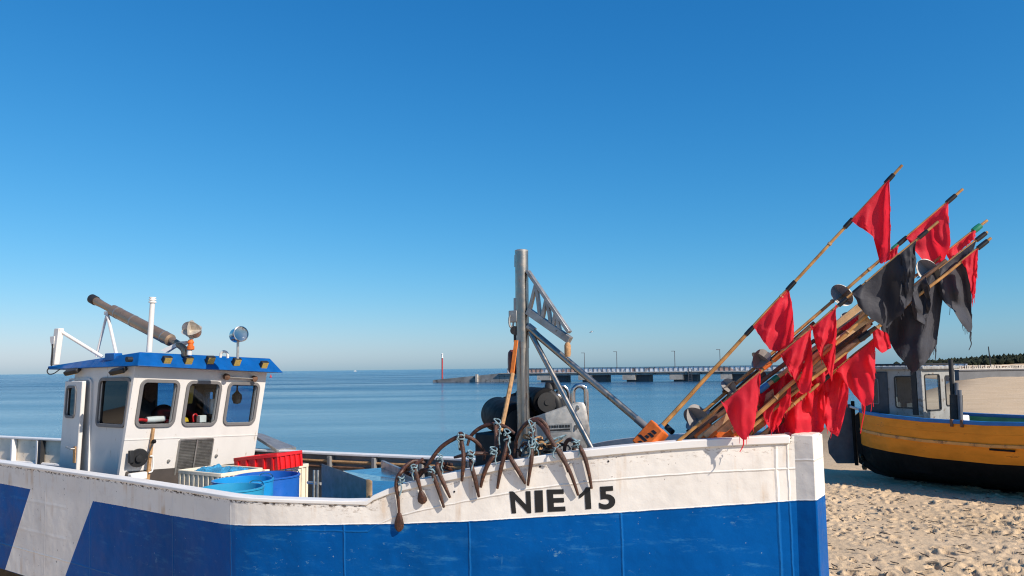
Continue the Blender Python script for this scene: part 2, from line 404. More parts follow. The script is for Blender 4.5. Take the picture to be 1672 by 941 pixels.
    line(Z, .72, .014, math_(nt, 'LESS_THAN', X, -1.2)); line(ed, .27, .012, fore); line(zb, .0, .012, math_(nt, 'GREATER_THAN', X, -.2))
    frame = math_(nt, 'MULTIPLY', math_(nt, 'GREATER_THAN', X, -5.1), math_(nt, 'LESS_THAN', X, -3.72))
    frame = math_(nt, 'MULTIPLY', frame, .45); line(Z, 1.36, .03, frame); line(Z, .98, .03, frame)
    c2 = mix_(nt, math_(nt, 'MULTIPLY', h, .30), c, mix_(nt, whitem, (.03, .20, .46), (.86, .84, .82)))  # paler seam colour paints a slight highlight along the raised lines
    nt.links.new(c2, p.inputs['Base Color'])
    b1 = bump_(nt, h, .7, .008, p)
    b2 = bump_(nt, noise_(nt, 1.5, 3, .5), .8, .045, p, b1)
    bump_(nt, noise_(nt, 14, 5, .6), .5, .005, p, b2)
    return m
M['hull'] = hull_mat()
def sand_mat():
    m, nt, p, out = new_mat('beach_sand')
    f = ramp(nt, noise_(nt, .35, 6, .6), [(.3, 0.), (.7, 1.)])
    c = mix_(nt, f, (.56, .41, .25), (.65, .49, .32))
    c = mix_(nt, ramp(nt, noise_(nt, 55, 5, .7), [(.38, .35), (.6, 0.)]), c, (.25, .165, .10))
    c = mix_(nt, ramp(nt, noise_(nt, 11, 6, .7), [(.66, 0.), (.72, .7)]), c, (.13, .085, .055))
    # damp sand towards the water line
    tc = N_(nt, 'ShaderNodeTexCoord'); sp = N_(nt, 'ShaderNodeSeparateXYZ'); nt.links.new(tc.outputs['Object'], sp.inputs[0])
    wet = ramp(nt, math_(nt, 'ADD', math_(nt, 'ADD', sp.outputs[2], .5), math_(nt, 'MULTIPLY', noise_(nt, .3, 3), .1)), [(.05, 1.), (.35, 0.)])
    c = mix_(nt, wet, c, (.20, .145, .095))
    nt.links.new(c, p.inputs['Base Color']); p.inputs['Roughness'].default_value = .9; p.inputs['Specular IOR Level'].default_value = .2
    b1 = bump_(nt, noise_(nt, 4.5, 6, .65), .7, .06, p)
    bump_(nt, noise_(nt, 70, 5, .7), .6, .008, p, b1)
    return m
M['sand'] = sand_mat()
def sea_mat():
    m, nt, p, out = new_mat('sea_water')
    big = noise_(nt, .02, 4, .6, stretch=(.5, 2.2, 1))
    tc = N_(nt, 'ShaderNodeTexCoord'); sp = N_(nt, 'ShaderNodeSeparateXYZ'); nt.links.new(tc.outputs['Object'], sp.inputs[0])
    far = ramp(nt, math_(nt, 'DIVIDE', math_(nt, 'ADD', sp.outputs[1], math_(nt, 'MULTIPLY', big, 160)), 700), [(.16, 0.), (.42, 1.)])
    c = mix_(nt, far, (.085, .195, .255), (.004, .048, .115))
    nt.links.new(c, p.inputs['Base Color']); p.inputs['IOR'].default_value = 1.33
    nt.links.new(ramp(nt, big, [(.35, .10), (.65, .24)]), p.inputs['Roughness'])
    n1 = noise_(nt, .55, 5, .6, stretch=(.6, 1.3, 1)); n2 = noise_(nt, 2.4, 5, .65, stretch=(.5, 1.6, 1))
    h = math_(nt, 'ADD', math_(nt, 'MULTIPLY', n1, 1.0), math_(nt, 'MULTIPLY', n2, .6))
    b = N_(nt, 'ShaderNodeBump'); b.inputs['Distance'].default_value = .16
    nt.links.new(math_(nt, 'ADD', math_(nt, 'MULTIPLY', far, 1.3), ramp(nt, big, [(.35, .22), (.65, .70)])), b.inputs['Strength'])
    nt.links.new(h, b.inputs['Height']); nt.links.new(b.outputs[0], p.inputs['Normal'])
    return m
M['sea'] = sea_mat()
def forest_mat():
    m, nt, p, out = new_mat('pine_foliage')
    f = noise_(nt, .35, 5, .7)
    nt.links.new(mix_(nt, ramp(nt, f, [(.35, 0.), (.65, 1.)]), (.012, .016, .010), (.034, .040, .024)), p.inputs['Base Color'])
    p.inputs['Roughness'].default_value = .95; p.inputs['Specular IOR Level'].default_value = .1
    return m
M['forest'] = forest_mat()
def panel_mat():
    m, nt, p, out = new_mat('pier_railing_panels')
    f = noise_(nt, .35, 6, .7); g = noise_(nt, 1.6, 5, .75, stretch=(1, 1, .6))
    c = mix_(nt, ramp(nt, f, [(.48, 0.), (.54, 1.)]), (.90, .90, .90), (.72, .72, .74))
    c = mix_(nt, ramp(nt, noise_(nt, .16, 3), [(.56, 0.), (.60, .8)]), c, (.52, .24, .13))
    c = mix_(nt, ramp(nt, g, [(.55, 0.), (.58, .75)]), c, (.16, .16, .17))
    nt.links.new(c, p.inputs['Base Color']); p.inputs['Roughness'].default_value = .8
    return m
M['panels'] = panel_mat()
# ------------------------------------------------------------------ setting: sand, sea, forest
SHORE = [(-200, 26), (-40, 24), (0, 27), (9, 33), (20, 50), (33, 75), (50, 100), (64, 122), (76, 142), (86, 160), (120, 260), (400, 700)]
def noise_grid(X, Y, cell, seed):
    r = np.random.default_rng(seed); T = r.random((256, 256))
    gx, gy = X / cell, Y / cell; ix, iy = np.floor(gx).astype(int), np.floor(gy).astype(int); fx, fy = gx - ix, gy - iy
    fx = fx * fx * (3 - 2 * fx); fy = fy * fy * (3 - 2 * fy)
    a = T[ix % 256, iy % 256]; b = T[(ix + 1) % 256, iy % 256]; c = T[ix % 256, (iy + 1) % 256]; d = T[(ix + 1) % 256, (iy + 1) % 256]
    return a * (1 - fx) * (1 - fy) + b * fx * (1 - fy) + c * (1 - fx) * fy + d * fx * fy - .5
def build_sand():
    xs = np.unique(np.concatenate([np.linspace(-200, -20, 40), np.linspace(-20, 3.4, 48), np.arange(3.4, 13.5, .035), np.arange(13.5, 30, .25), np.linspace(30, 420, 160)]))
    ys = np.unique(np.concatenate([np.linspace(-40, 7.5, 30), np.arange(8, 21, .045), np.arange(21, 45, .2), np.linspace(45, 200, 150), np.linspace(203, 700, 40)]))
    X, Y = np.meshgrid(xs, ys, indexing='ij')
    # signed distance to the shore line (positive inland)
    D = np.full(X.shape, 1e9); S = np.zeros(X.shape)
    for (x0, y0), (x1, y1) in zip(SHORE, SHORE[1:]):
        dx, dy = x1 - x0, y1 - y0; L2 = dx * dx + dy * dy
        t = np.clip(((X - x0) * dx + (Y - y0) * dy) / L2, 0, 1)
        d = np.hypot(X - x0 - t * dx, Y - y0 - t * dy); side = (X - x0) * dy - (Y - y0) * dx
        near = d < D; D = np.where(near, d, D); S = np.where(near, side, S)
    D = np.where(S > 0, D, -D)
    Z = np.where(D > 8, 0.0, -.065 * (8 - D)); Z = np.maximum(Z, -3.0)
    amp = np.clip((D - 2) / 6, 0, 1)
    ca, sa = math.cos(-.75), math.sin(-.75); XR, YR = X * ca + Y * sa, -X * sa + Y * ca
    pm_ = np.clip(.55 + 2.2 * noise_grid(X, Y, 1.9, 12), .12, 1.25)
    Z += amp * (.10 * noise_grid(X, Y, 5.0, 1) + .09 * noise_grid(X, Y, 1.6, 2) + pm_ * .055 * noise_grid(XR * .35, YR, .36, 3) + pm_ * .042 * noise_grid(XR * .4, YR, .14, 4) + .016 * noise_grid(X, Y, .09, 9))
    Z += amp * np.clip((Y - 34) / 60, 0, 1) * (.35 * noise_grid(X, Y, 18, 5) + .16 * noise_grid(X, Y, 4, 6))
    # footprints: pressed ovals with a raised rim
    for _ in range(6500):
        cx, cy = RNG.uniform(3.6, 13.3), RNG.uniform(8.2, 20.8)
        if cy > 17.2 and RNG.random() < .55: continue
        if RNG.random() > pm_[min(len(xs) - 1, np.searchsorted(xs, cx)), min(len(ys) - 1, np.searchsorted(ys, cy))] + .15: continue
        k_ = RNG.uniform(.4, 1.05); a, b = RNG.uniform(.08, .15) * k_, RNG.uniform(.045, .08) * k_; th = RNG.normal(1.0, .8); dep = RNG.uniform(.03, .085) * k_
        i0, i1 = np.searchsorted(xs, [cx - .4, cx + .4]); j0, j1 = np.searchsorted(ys, [cy - .4, cy + .4])
        x, y = X[i0:i1, j0:j1] - cx, Y[i0:i1, j0:j1] - cy
        p, q = x * math.cos(th) + y * math.sin(th), -x * math.sin(th) + y * math.cos(th)
        r2 = (p / a) ** 2 + (q / b) ** 2
        Z[i0:i1, j0:j1] += -dep * np.exp(-r2 ** 3) + dep * .42 * np.exp(-(np.sqrt(r2) - 1.5) ** 2 / .12)
    # the boats press the sand flat where they lie
    w = np.exp(-((X - 2.2) ** 2 + (Y - 7) ** 2) / 9); Z = Z * (1 - .8 * w)
    nx, ny = X.shape
    co = np.stack([X, Y, Z], -1).reshape(-1, 3).astype(np.float32)
    I = np.arange(nx * ny).reshape(nx, ny)
    q = np.stack([I[:-1, :-1], I[1:, :-1], I[1:, 1:], I[:-1, 1:]], -1).reshape(-1, 4)
    me = bpy.data.meshes.new('beach'); me.vertices.add(len(co)); me.vertices.foreach_set('co', co.ravel())
    me.loops.add(q.size); me.loops.foreach_set('vertex_index', q.ravel().astype(np.int32))
    me.polygons.add(len(q)); me.polygons.foreach_set('loop_start', np.arange(0, q.size, 4, dtype=np.int32)); me.polygons.foreach_set('loop_total', np.full(len(q), 4, np.int32))
    me.polygons.foreach_set('use_smooth', np.ones(len(q), bool)); me.update(calc_edges=True)
    me.materials.append(M['sand'])
    o = bpy.data.objects.new('sand_beach', me); COL.objects.link(o); o['kind'] = 'structure'
build_sand()
def build_shade_scraps():  # weed-like dark scraps added to stand for shade in the sand's pits
    bm = bmesh.new(); r = random.Random(21)
    for _ in range(750):
        x, y = r.uniform(4, 13), r.uniform(8.5, 19); k = r.uniform(.25, 1) ** 2; a = r.gauss(2.4, .5)
        L, W_ = .012 + .085 * k, .005 + .018 * k; z = .03 + r.uniform(-.03, .03)
        Q = Matrix.Rotation(a, 3, 'Z') @ Matrix.Rotation(r.uniform(-.3, .3), 3, 'Y')
        pts = [V((t * L, W_ * math.sin(math.pi * (t + 1) / 2) * (1 if s else -1) + .01 * math.sin(t * 3), 0)) for s in (0, 1) for t in ((-1, -.4, .4, 1) if s else (.5, -.5))]
        prism(bm, [Q @ p + V((x, y, z)) for p in pts], (0, 0, .008))
    o = put('sand_shade_scraps', bm, M['shade_scraps'], smooth=False); o['kind'] = 'stuff'; o['label'] = 'dark weed-like scraps added for the shade in the pits of the trampled sand'
build_shade_scraps()
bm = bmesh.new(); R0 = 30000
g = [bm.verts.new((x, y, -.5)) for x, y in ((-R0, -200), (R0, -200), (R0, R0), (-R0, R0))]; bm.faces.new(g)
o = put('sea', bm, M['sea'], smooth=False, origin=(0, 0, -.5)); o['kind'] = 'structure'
# seabed/land below the far right so that the sheet reaches the horizon: dune hill with the wood on it
def ridge(name, pts, width, mat, kind, seedk, rough):
    bm = bmesh.new(); rows = []
    for i, (x, y, h) in enumerate(pts):
        row = []
        for j in range(9):
            t = j / 8; prof = math.sin(math.pi * min(1, t * 1.0)) ** .7
            row.append(bm.verts.new((x + width * .35 * (t - .0), y + width * (t - .0), -.8 + (h + .8) * prof + rough * mnoise.noise(V((x * .05, y * .05 + j, seedk))))))
        rows.append(row)
    for a, b in zip(rows, rows[1:]):
        for j in range(8): bm.faces.new((a[j], b[j], b[j + 1], a[j + 1]))
    o = put(name, bm, mat, origin=(pts[0][0], pts[0][1], 0)); o['kind'] = kind
HP = [(196 + 9 * i, 430 - 1.2 * i, 1.3 + 2.3 * min(1, i / 14) + .35 * math.sin(i * .7)) for i in range(60)]
ridge('dune_hill', HP, 70, M['sand'], 'structure', 3, .35)
def build_forest():
    bm = bmesh.new(); r = random.Random(5)
    for i in range(2600):
        x = r.uniform(236, 640); k = (x - 236) / 9; y = 446 - 1.2 * k + r.uniform(0, 60)
        h = 5.6 * min(1.0, .28 + k / 12) * r.uniform(.8, 1.15) + (.8 if y > 470 else 0); base = 1.2 + min(1.2, k * .06)
        rad = r.uniform(1.2, 2.3)
        v = bmesh.ops.create_icosphere(bm, subdivisions=1, radius=1, matrix=Matrix.Translation((x, y, base + h * .5)) @ Matrix.Diagonal((rad, rad, h * .56, 1)))['verts']
        for q in v: q.co += V((r.uniform(-.4, .4), r.uniform(-.4, .4), r.uniform(-.5, .5)))
    o = put('pine_wood', bm, M['forest'], smooth=False, origin=(400, 440, 0))
    o['kind'] = 'stuff'; o['label'] = 'dark pine wood along the far dune on the right'
build_forest()
# ------------------------------------------------------------------ pier
PE = V((.906, -.423, 0)); PN = V((.423, .906, 0)); PP = V((-3.6, 205., 0))
def pier_t(px):
    k = (px - 836) / F; return (k * PP.y - PP.x) / (PE.x - k * PE.y)
def pp(t, n, z): return PP + PE * t + PN * n + V((0, 0, z))
def pbox(bm, t0, t1, n0, n1, z0, z1, z2=None):
    z2 = z1 if z2 is None else z2
    a = [bm.verts.new(pp(*q)) for q in ((t0, n0, z0), (t1, n0, z0), (t1, n1, z0), (t0, n1, z0), (t0, n0, z1), (t1, n0, z2), (t1, n1, z2), (t0, n1, z1))]
    for f in ((3, 2, 1, 0), (4, 5, 6, 7), (0, 1, 5, 4), (1, 2, 6, 5), (2, 3, 7, 6), (3, 0, 4, 7)): bm.faces.new([a[i] for i in f])
    return bm
PT1 = 104.
pier = thing('pier', 'long low concrete pier on block supports crossing the bay', 'pier', pp(0, 0, -.5))
bm = pbox(bmesh.new(), 0, PT1, 0, 5, 1.08, 1.62); put('deck', bm, M['concrete'], pier, bevel=.03)
bm = pbox(bmesh.new(), 0, PT1, -.25, 5.25, 1.625, 1.78); put('deck_edge', bm, M['concretepale'], pier)
bm = pbox(bmesh.new(), -19.5, -.05, .2, 4.6, -1.4, .15, 1.72); put('ramp', bm, M['concrete'], pier)
bm = pbox(bmesh.new(), -6.6, -6.0, -.3, .2, -.4, 1.55); put('ramp_ladder', bm, M['concretepale'], pier)
bm = pbox(bmesh.new(), .05, pier_t(846), .2, 4.8, -1.4, 1.075); put('support_block', bm, M['concrete'], pier)
for x0, x1, x2 in ((875, 897, 918.6), (942, 963, 985), (1013.6, 1034, 1054.5), (1090, 1112, 1132.6), (1172.6, 1191, 1227), (1262, 1280, 1300), (1345, 1362, 1385)):
    bm = pbox(bmesh.new(), pier_t(x0), pier_t(x1), -.1, 4.6, -.05, 1.075); put('support_block', bm, M['concretepale'], pier)  # pale half: sunlit left face of the support put into the colour
    bm = pbox(bmesh.new(), pier_t(x1), pier_t(x2), 1.2, 4.6, -1.4, 1.075); put('support_block', bm, M['piersteel'], pier)  # dark half: shade on the support's right put into the colour
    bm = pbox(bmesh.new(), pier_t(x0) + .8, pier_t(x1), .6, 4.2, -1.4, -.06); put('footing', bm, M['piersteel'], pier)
t0, t1 = pier_t(826), PT1
bm = bmesh.new()
pbox(bm, t0, t1, .1, .16, 2.85, 2.95)
k = 0; t = t0
while t < t1:
    pbox(bm, t, t + .09, .1, .18, 1.78, 2.852); t += 1.15
put('railing', bm, M['piersteel'], pier, smooth=False)
bm = pbox(bmesh.new(), t0, t1, .20, .23, 1.86, 2.78); put('railing_panel', bm, M['panels'], pier, smooth=False)
bm = bmesh.new(); pbox(bm, t0, t1, 4.8, 4.86, 2.85, 2.95)
t = t0
while t < t1: pbox(bm, t, t + .09, 4.8, 4.88, 1.78, 2.852); t += 2.3
put('railing', bm, M['piersteel'], pier, smooth=False)
bm = bmesh.new()
tl = pier_t(1121)
for q in (0, .75): pbox(bm, tl + q, tl + q + .1, -.45, -.35, -.9, 2.3)
for z in np.arange(-.7, 1.7, .4): pbox(bm, tl + .1, tl + .75, -.44, -.36, z, z + .08)
put('boarding_ladder', bm, M['piersteel'], pier, smooth=False)
for i, (px, py) in enumerate(((942.5, 577), (996, 575), (1092, 574), (1167, 571.5))):
    t = pier_t(px); b = pp(t, 4.3, 1.78); ztop = at(px, py, b.y).z
    lab = ('dark lamp post on the pier nearest the black mast boom', 'dark lamp post on the pier, second to the right of the mast', 'dark lamp post on the pier just right of the steel mast brace', 'dark lamp post on the pier close to the long bamboo pole')[i]
    L = thing('lamp_post', lab, 'lamp post', b, group='lamp posts on the pier')
    bm = bmesh.new(); tube(bm, [b, V((b.x, b.y, ztop))], [.10, .07], 8); put('post', bm, M['piersteel'], L)
    bm = bmesh.new(); box(bm, (b.x - .35, b.y, ztop + .06), (.9, .25, .12)); put('lamp_head', bm, M['piersteel'], L, bevel=.02)
b = pp(pier_t(718), 1.0, .12); ztop = at(718, 585, b.y).z
bc = thing('beacon', 'thin red navigation beacon on the low end of the pier', 'beacon', b)
bm = bmesh.new(); tube(bm, [b, V((b.x, b.y, ztop))], .20, 10); put('post', bm, M['beacon'], bc)
bm = bmesh.new(); lathe(bm, [(0, 0), (.34, 0), (.34, .12), (.2, .16), (.22, .95), (.30, .98), (.30, 1.1), (0, 1.3)], (b.x, b.y, ztop), (0, 0, 1), 12); put('lantern', bm, M['offwhite'], bc)
# harbour wall with a fence, mast, far dune strip
def wl(px, Y): return at(px, 600, Y).xy
w0, w1 = V((86., 156., 0)), V((195., 200., 0))
we = (w1 - w0).normalized(); wn = V((-we.y, we.x, 0))
def wbox(bm, t0, t1, n0, n1, z0, z1):
    a = [bm.verts.new(w0 + we * t + wn * n + V((0, 0, z))) for t, n, z in ((t0, n0, z0), (t1, n0, z0), (t1, n1, z0), (t0, n1, z0), (t0, n0, z1), (t1, n0, z1), (t1, n1, z1), (t0, n1, z1))]
    for f in ((3, 2, 1, 0), (4, 5, 6, 7), (0, 1, 5, 4), (1, 2, 6, 5), (2, 3, 7, 6), (3, 0, 4, 7)): bm.faces.new([a[i] for i in f])
    return bm
LW = (w1 - w0).length
hw = thing('harbour_wall', 'plain grey concrete sea wall behind the sandy beach', 'wall', w0)
bm = wbox(bmesh.new(), 0, LW, 0, 3, -1.2, 1.40); put('wall_face', bm, M['wallgrey'], hw)
bm = wbox(bmesh.new(), -.1, LW, -.2, 3.2, 1.405, 1.62); put('coping', bm, M['piersteel'], hw)
fence = thing('picket_fence', 'low weathered fence standing along the top of the sea wall', 'fence', w0 + wn * 2.2 + V((0, 0, 1.62)))
bm = bmesh.new(); r = random.Random(3); t = .2; prof = []
while t < LW:
    q = r.uniform(.18, .42); h = 2.35 + r.uniform(-.35, .2); prof += [(t, 1.85), (t + .01, h), (t + q - .01, h), (t + q, 1.85)]; t += q + r.uniform(.12, .3)
rows = [[bm.verts.new(w0 + we * t + wn * n + V((0, 0, z))) for t, z in prof] for n in (2.15, 2.3)]
base = [[bm.verts.new(w0 + we * t + wn * n + V((0, 0, 1.625))) for t, z in prof] for n in (2.15, 2.3)]
for k in range(len(prof) - 1):
    bm.faces.new((rows[0][k], rows[0][k + 1], rows[1][k + 1], rows[1][k]))
    for s in (0, 1): bm.faces.new((base[s][k], base[s][k + 1], rows[s][k + 1], rows[s][k]))
bmesh.ops.recalc_face_normals(bm, faces=bm.faces[:])
put('picket_row', bm, M['concretepale'], fence, smooth=False)
bm = wbox(bmesh.new(), 0, LW, 2.31, 2.36, 2.25, 2.4); put('rail', bm, M['concretepale'], fence, smooth=False)
bm = wbox(bmesh.new(), 0, LW, 2.37, 2.40, 1.63, 2.22); put('backing_mesh', bm, M['darkwood'], fence, smooth=False)
b = V((.5945 * 139, 150, 1.62)); b = at(1618, 600, 182); b.z = 1.6
mp = thing('flag_mast', 'bare dark mast rising behind the sea wall fence', 'mast', b)
bm = bmesh.new(); tube(bm, [b, V((b.x - .25, b.y, at(1616, 566, 182).z))], [.17, .1], 8); put('pole', bm, M['blackmatt'], mp)
bm = bmesh.new(); box(bm, b + V((0, 0, .25)), (.7, .7, .5)); put('foot', bm, M['piersteel'], mp)
SANDB = [(-10 + 30 * i + 90, 152 + 12 * i, 2.0 + .25 * math.sin(i * 1.7)) for i in range(16)]
ridge('far_dune', [(x + 30, y + 20, h) for x, y, h in SANDB], 30, M['sand'], 'structure', 8, .25)
# birds and far floating marks
def gull():
    c = at(965, 542.5, 120); g = thing('seagull', 'small seagull gliding over the bay right of the boom', 'bird', c)
    bm = bmesh.new(); ax = V((-1, .15, -.15)).normalized()
    lathe(bm, [(0, -.28), (.03, -.24), (.075, -.08), (.085, .05), (.06, .17), (.045, .22), (.02, .27), (0, .32)], c, ax, 10)
    for s in (-1, 1):
        a = [c + V((.06, 0, .03)), c + V((.16 * 1, s * .25, .16)), c + V((.26, s * .52, .12)), c + V((.13, s * .5, .13)), c + V((-.02, s * .25, .16)), c + V((-.08, 0, .04))]
        prism(bm, a, (0, 0, .015))
    put('body', bm, M['feather'], g)
    for s in (-1, 1):
        bm = prism(bmesh.new(), [c + V((.26, s * .52, .121)), c + V((.36, s * .72, .05)), c + V((.13, s * .5, .131))], (0, 0, .012)); put('wing_tip', bm, M['blackmatt'], g)
gull()
c = atz(442, 616.5, -.5)
bu = thing('buoy', 'tiny red buoy floating beyond the wheelhouse roof corner', 'buoy', c)
bm = bmesh.new(); lathe(bm, [(0, -.3), (.7, -.2), (.75, .25), (.4, .7), (.2, 1.6), (.0, 1.65)], c, (0, 0, 1), 14); put('float', bm, M['beacon'], bu)
c = atz(580, 606.3, -.5); c = EYE + (c - EYE) * .8; c.z = -.5
db = thing('distant_boat', 'tiny pale boat far out near the horizon', 'boat', c)
bm = bmesh.new(); prism(bm, [c + V(q) for q in ((-4, 0, 0), (3.6, 0, 0), (4.6, 0, 1.3), (-4, 0, 1.1))], (0, 2.4, 0)); put('hull', bm, M['offwhite'], db)
bm = bmesh.new(); box(bm, c + V((-.6, 1.2, 1.95)), (3, 1.8, 1.5)); put('cabin', bm, M['offwhite'], db)
# ------------------------------------------------------------------ the fishing boat
def hit_plane(px, py, axis, val):
    """boat frame point seen at a pixel on the plane x=val ('u') or starboard distance v=val ('v')"""
    c = BI @ EYE; d = BI.to_3x3() @ ray(px, py)
    t = (val - c.x) / d.x if axis == 'u' else (-val - c.y) / d.y
    return c + d * t
def pu(px, py, u): return hit_plane(px, py, 'u', u)
def pv(px, py, v): return hit_plane(px, py, 'v', v)
boat = thing('fishing_boat', 'white and blue fishing boat lettered NIE 15, with a raised blue roofed wheelhouse', 'boat', BO, BAX)
def bput(name, bm, mat, parent=None, **k): return put(name, bm, mat, parent or boat, world=False, **k)
def hull_uv(bm, stem=False):
    a = bm.loops.layers.uv.new('paint'); b = bm.loops.layers.uv.new('edge')
    for f in bm.faces:
        for l in f.loops:
            c = l.vert.co; l[a].uv = (c.x, c.z - fz(c.x)); l[b].uv = (c.x, fs(c.x) - c.z + (.07 if stem else 0))
STERN = -11.4
US[:2] = [-11.4, -9.0]; BS[:2] = [1.02, 1.21]
stations = sorted(set(list(np.linspace(STERN, 4.70, 84)) + [-.32, -.17, 0, .95, 1.19, 1.25, 1.42]))
def section(u):
    s = fs(u); out = [(fb(u), s - .004)]
    for z in (s - .12, fz(u), 1.2, .72, .385): out.append((flare(u, z), z))
    w = flare(u, .385); k = min(1, max(0, (u + 12) / 2))
    out += [(w * .97, .27), (w * .86, .15), (w * .55, .06), (0, .02)]
    return out
bm = bmesh.new(); rowsS = []; rowsP = []
for u in stations:
    sec = section(u); a = [bm.verts.new((u, -v, z)) for v, z in sec]
    b = [bm.verts.new((u, v, z)) for v, z in sec[:-1]] + [a[-1]]
    rowsS.append(a); rowsP.append(b)
for R_ in (rowsS, rowsP):
    for p, q in zip(R_, R_[1:]):
        for j in range(len(p) - 1):
            vs = (p[j], q[j], q[j + 1], p[j + 1]); bm.faces.new(vs if len(set(vs)) == 4 else list(dict.fromkeys(vs)))
bm.faces.new(rowsS[0] + rowsP[0][:-1][::-1]); bm.faces.new(rowsS[-1] + rowsP[-1][:-1][::-1])
bmesh.ops.recalc_face_normals(bm, faces=bm.faces[:]); hull_uv(bm)
bput('hull', bm, M['hull'], angle=14)
bm = bx(bmesh.new(), 4.66, 4.845, -.185, .165, .0, 2.425)
bmesh.ops.subdivide_edges(bm, edges=[e for e in bm.edges if abs(e.verts[0].co.z - e.verts[1].co.z) > 1], cuts=12)
hull_uv(bm, True); bput('stem_post', bm, M['hull'], bevel=.012)
# rail cap all the way round, as one sweep per side
def sweep_side(sgn, u0, u1, out, inn, dz0, dz1, name, mat, n=60, bevel=.008):
    bm = bmesh.new(); prev = None
    for u in sorted(set(list(np.linspace(u0, u1, n)) + [x for x in (-.32, -.17, 0, .95, 1.19, 1.25, 1.42) if u0 < x < u1])):
        b = fb(u); s = fs(u); du = .02; sl = (fb(u + du) - fb(u - du)) / (2 * du)
        nx, nv = -sl / math.hypot(1, sl), 1 / math.hypot(1, sl)
        o = out(u) if callable(out) else out
        ring = [bm.verts.new((u + nx * e, sgn * -(b + nv * e), s + z)) for e, z in ((o, dz0(u) if callable(dz0) else dz0), (o, dz1), (-inn, dz1), (-inn, dz0(u) if callable(dz0) else dz0))]
        if prev:
            for j in range(4): bm.faces.new((prev[j], prev[(j + 1) % 4], ring[(j + 1) % 4], ring[j]))
        else: bm.faces.new(ring)
        prev = ring
    bm.faces.new(prev[::-1]); bmesh.ops.recalc_face_normals(bm, faces=bm.faces[:])
    return bput(name, bm, mat, bevel=bevel)
lip = lambda u: .008 + .012 * min(1, max(0, (u - 1.0) / .6))
hgt = lambda u: -.03 - .032 * min(1, max(0, (u - 1.0) / .6))
sweep_side(1, STERN, 4.655, lip, .15, hgt, .006, 'gunwale', M['white'])
sweep_side(-1, STERN, 4.655, lip, .15, hgt, .006, 'gunwale', M['railpipe'])
bm = bx(bmesh.new(), STERN - .03, STERN + .12, -1.05, 1.05, 1.74, 1.802); bput('stern_rail', bm, M['white'], bevel=.01)
def strip(sgn, u0, u1, off, zlo, name, mat, n=40):
    bm = bmesh.new(); prev = None
    for u in np.linspace(u0, u1, n):
        b = max(.02, fb(u) - off); s = fs(u) - .035
        r_ = [bm.verts.new((u, -sgn * b, s)), bm.verts.new((u, -sgn * b, zlo)), bm.verts.new((u, -sgn * (b + .03), zlo)), bm.verts.new((u, -sgn * (b + .03), s))]
        if prev:
            for j in range(4): bm.faces.new((prev[j], prev[(j + 1) % 4], r_[(j + 1) % 4], r_[j]))
        else: bm.faces.new(r_)
        prev = r_
    bm.faces.new(prev[::-1]); bmesh.ops.recalc_face_normals(bm, faces=bm.faces[:])
    return bput(name, bm, mat)
strip(1, STERN + .05, 4.5, .075, .9, 'inner_bulwark', M['innergrey'])
strip(-1, -6.9, 4.5, .075, .9, 'inner_bulwark', M['innergrey'])
strip(-1, STERN + .05, -6.905, .075, .9, 'inner_bulwark', M['beige'])
def deck(u0, u1, z, th, name, mat, n=24):
    bm = bmesh.new(); prev = None
    for u in np.linspace(u0, u1, n):
        b = max(.03, fb(u) - .08)
        r_ = [bm.verts.new((u, -b, z)), bm.verts.new((u, b, z)), bm.verts.new((u, b, z - th)), bm.verts.new((u, -b, z - th))]
        if prev:
            for j in range(4): bm.faces.new((prev[j], prev[(j + 1) % 4], r_[(j + 1) % 4], r_[j]))
        else: bm.faces.new(r_)
        prev = r_
    bm.faces.new(prev[::-1]); bmesh.ops.recalc_face_normals(bm, faces=bm.faces[:])
    return bput(name, bm, mat)
deck(STERN + .1, 2.24, .95, .05, 'deck', M['deck'])
deck(2.25, 4.62, 2.0, .05, 'foredeck', M['deck'])
b_ = fb(2.25) - .08
bput('foredeck_bulkhead', bx(bmesh.new(), 2.25, 2.30, -b_, b_, .952, 1.948), M['innergrey'])
# stanchions along the far bulwark, pipes, scupper
for u in np.arange(-10.9, 2.1, .78):
    b = fb(u) - .08
    bput('stanchion', bx(bmesh.new(), u, u + .06, b - .09, b - .002, .952, 1.76), M['railpipe'] if u < -6.9 else M['innergrey'], bevel=.006)
bm = bmesh.new(); tube(bm, [(u, fb(u) - .12, 1.60) for u in np.linspace(-6.5, 1.6, 30)], .018, 8); bput('rail_pipe', bm, M['darkwood'])
bm = bmesh.new(); tube(bm, [(u, fb(u) - .125, 1.33) for u in np.linspace(-11.2, -6.95, 16)], .035, 8); bput('rail_pipe', bm, M['railpipe'])
bm = bmesh.new(); tube(bm, [(u, fb(u) - .12, 1.68) for u in np.linspace(-4.2, .4, 24)], .022, 8); bput('rail_pipe', bm, M['tan'])
p = LP(546, 753, 12.0); b = fb(p.x) - .085
bm = bmesh.new(); lathe(bm, [(0, 0), (.085, 0), (.085, .02), (.06, .024), (0, .024)], (p.x, b, 1.52), (0, -1, 0), 18); bput('scupper', bm, M['blackmatt'])
bm = bx(bmesh.new(), -9.30, -9.18, 1.02, 1.10, .952, 1.77); bput('post', bm, M['blackmatt'])  # black bar added in place of the shadow gap beside the wheelhouse
# ramp plate leaning on the far rail beside the wheelhouse
a = [LP(408, 706, 12.75), LP(428, 708, 12.95), LP(484, 730, 12.75), LP(452, 734, 12.3)]
bput('ramp_plate', prism(bmesh.new(), a, (0, 0, -.05)), M['galv'], bevel=.008)
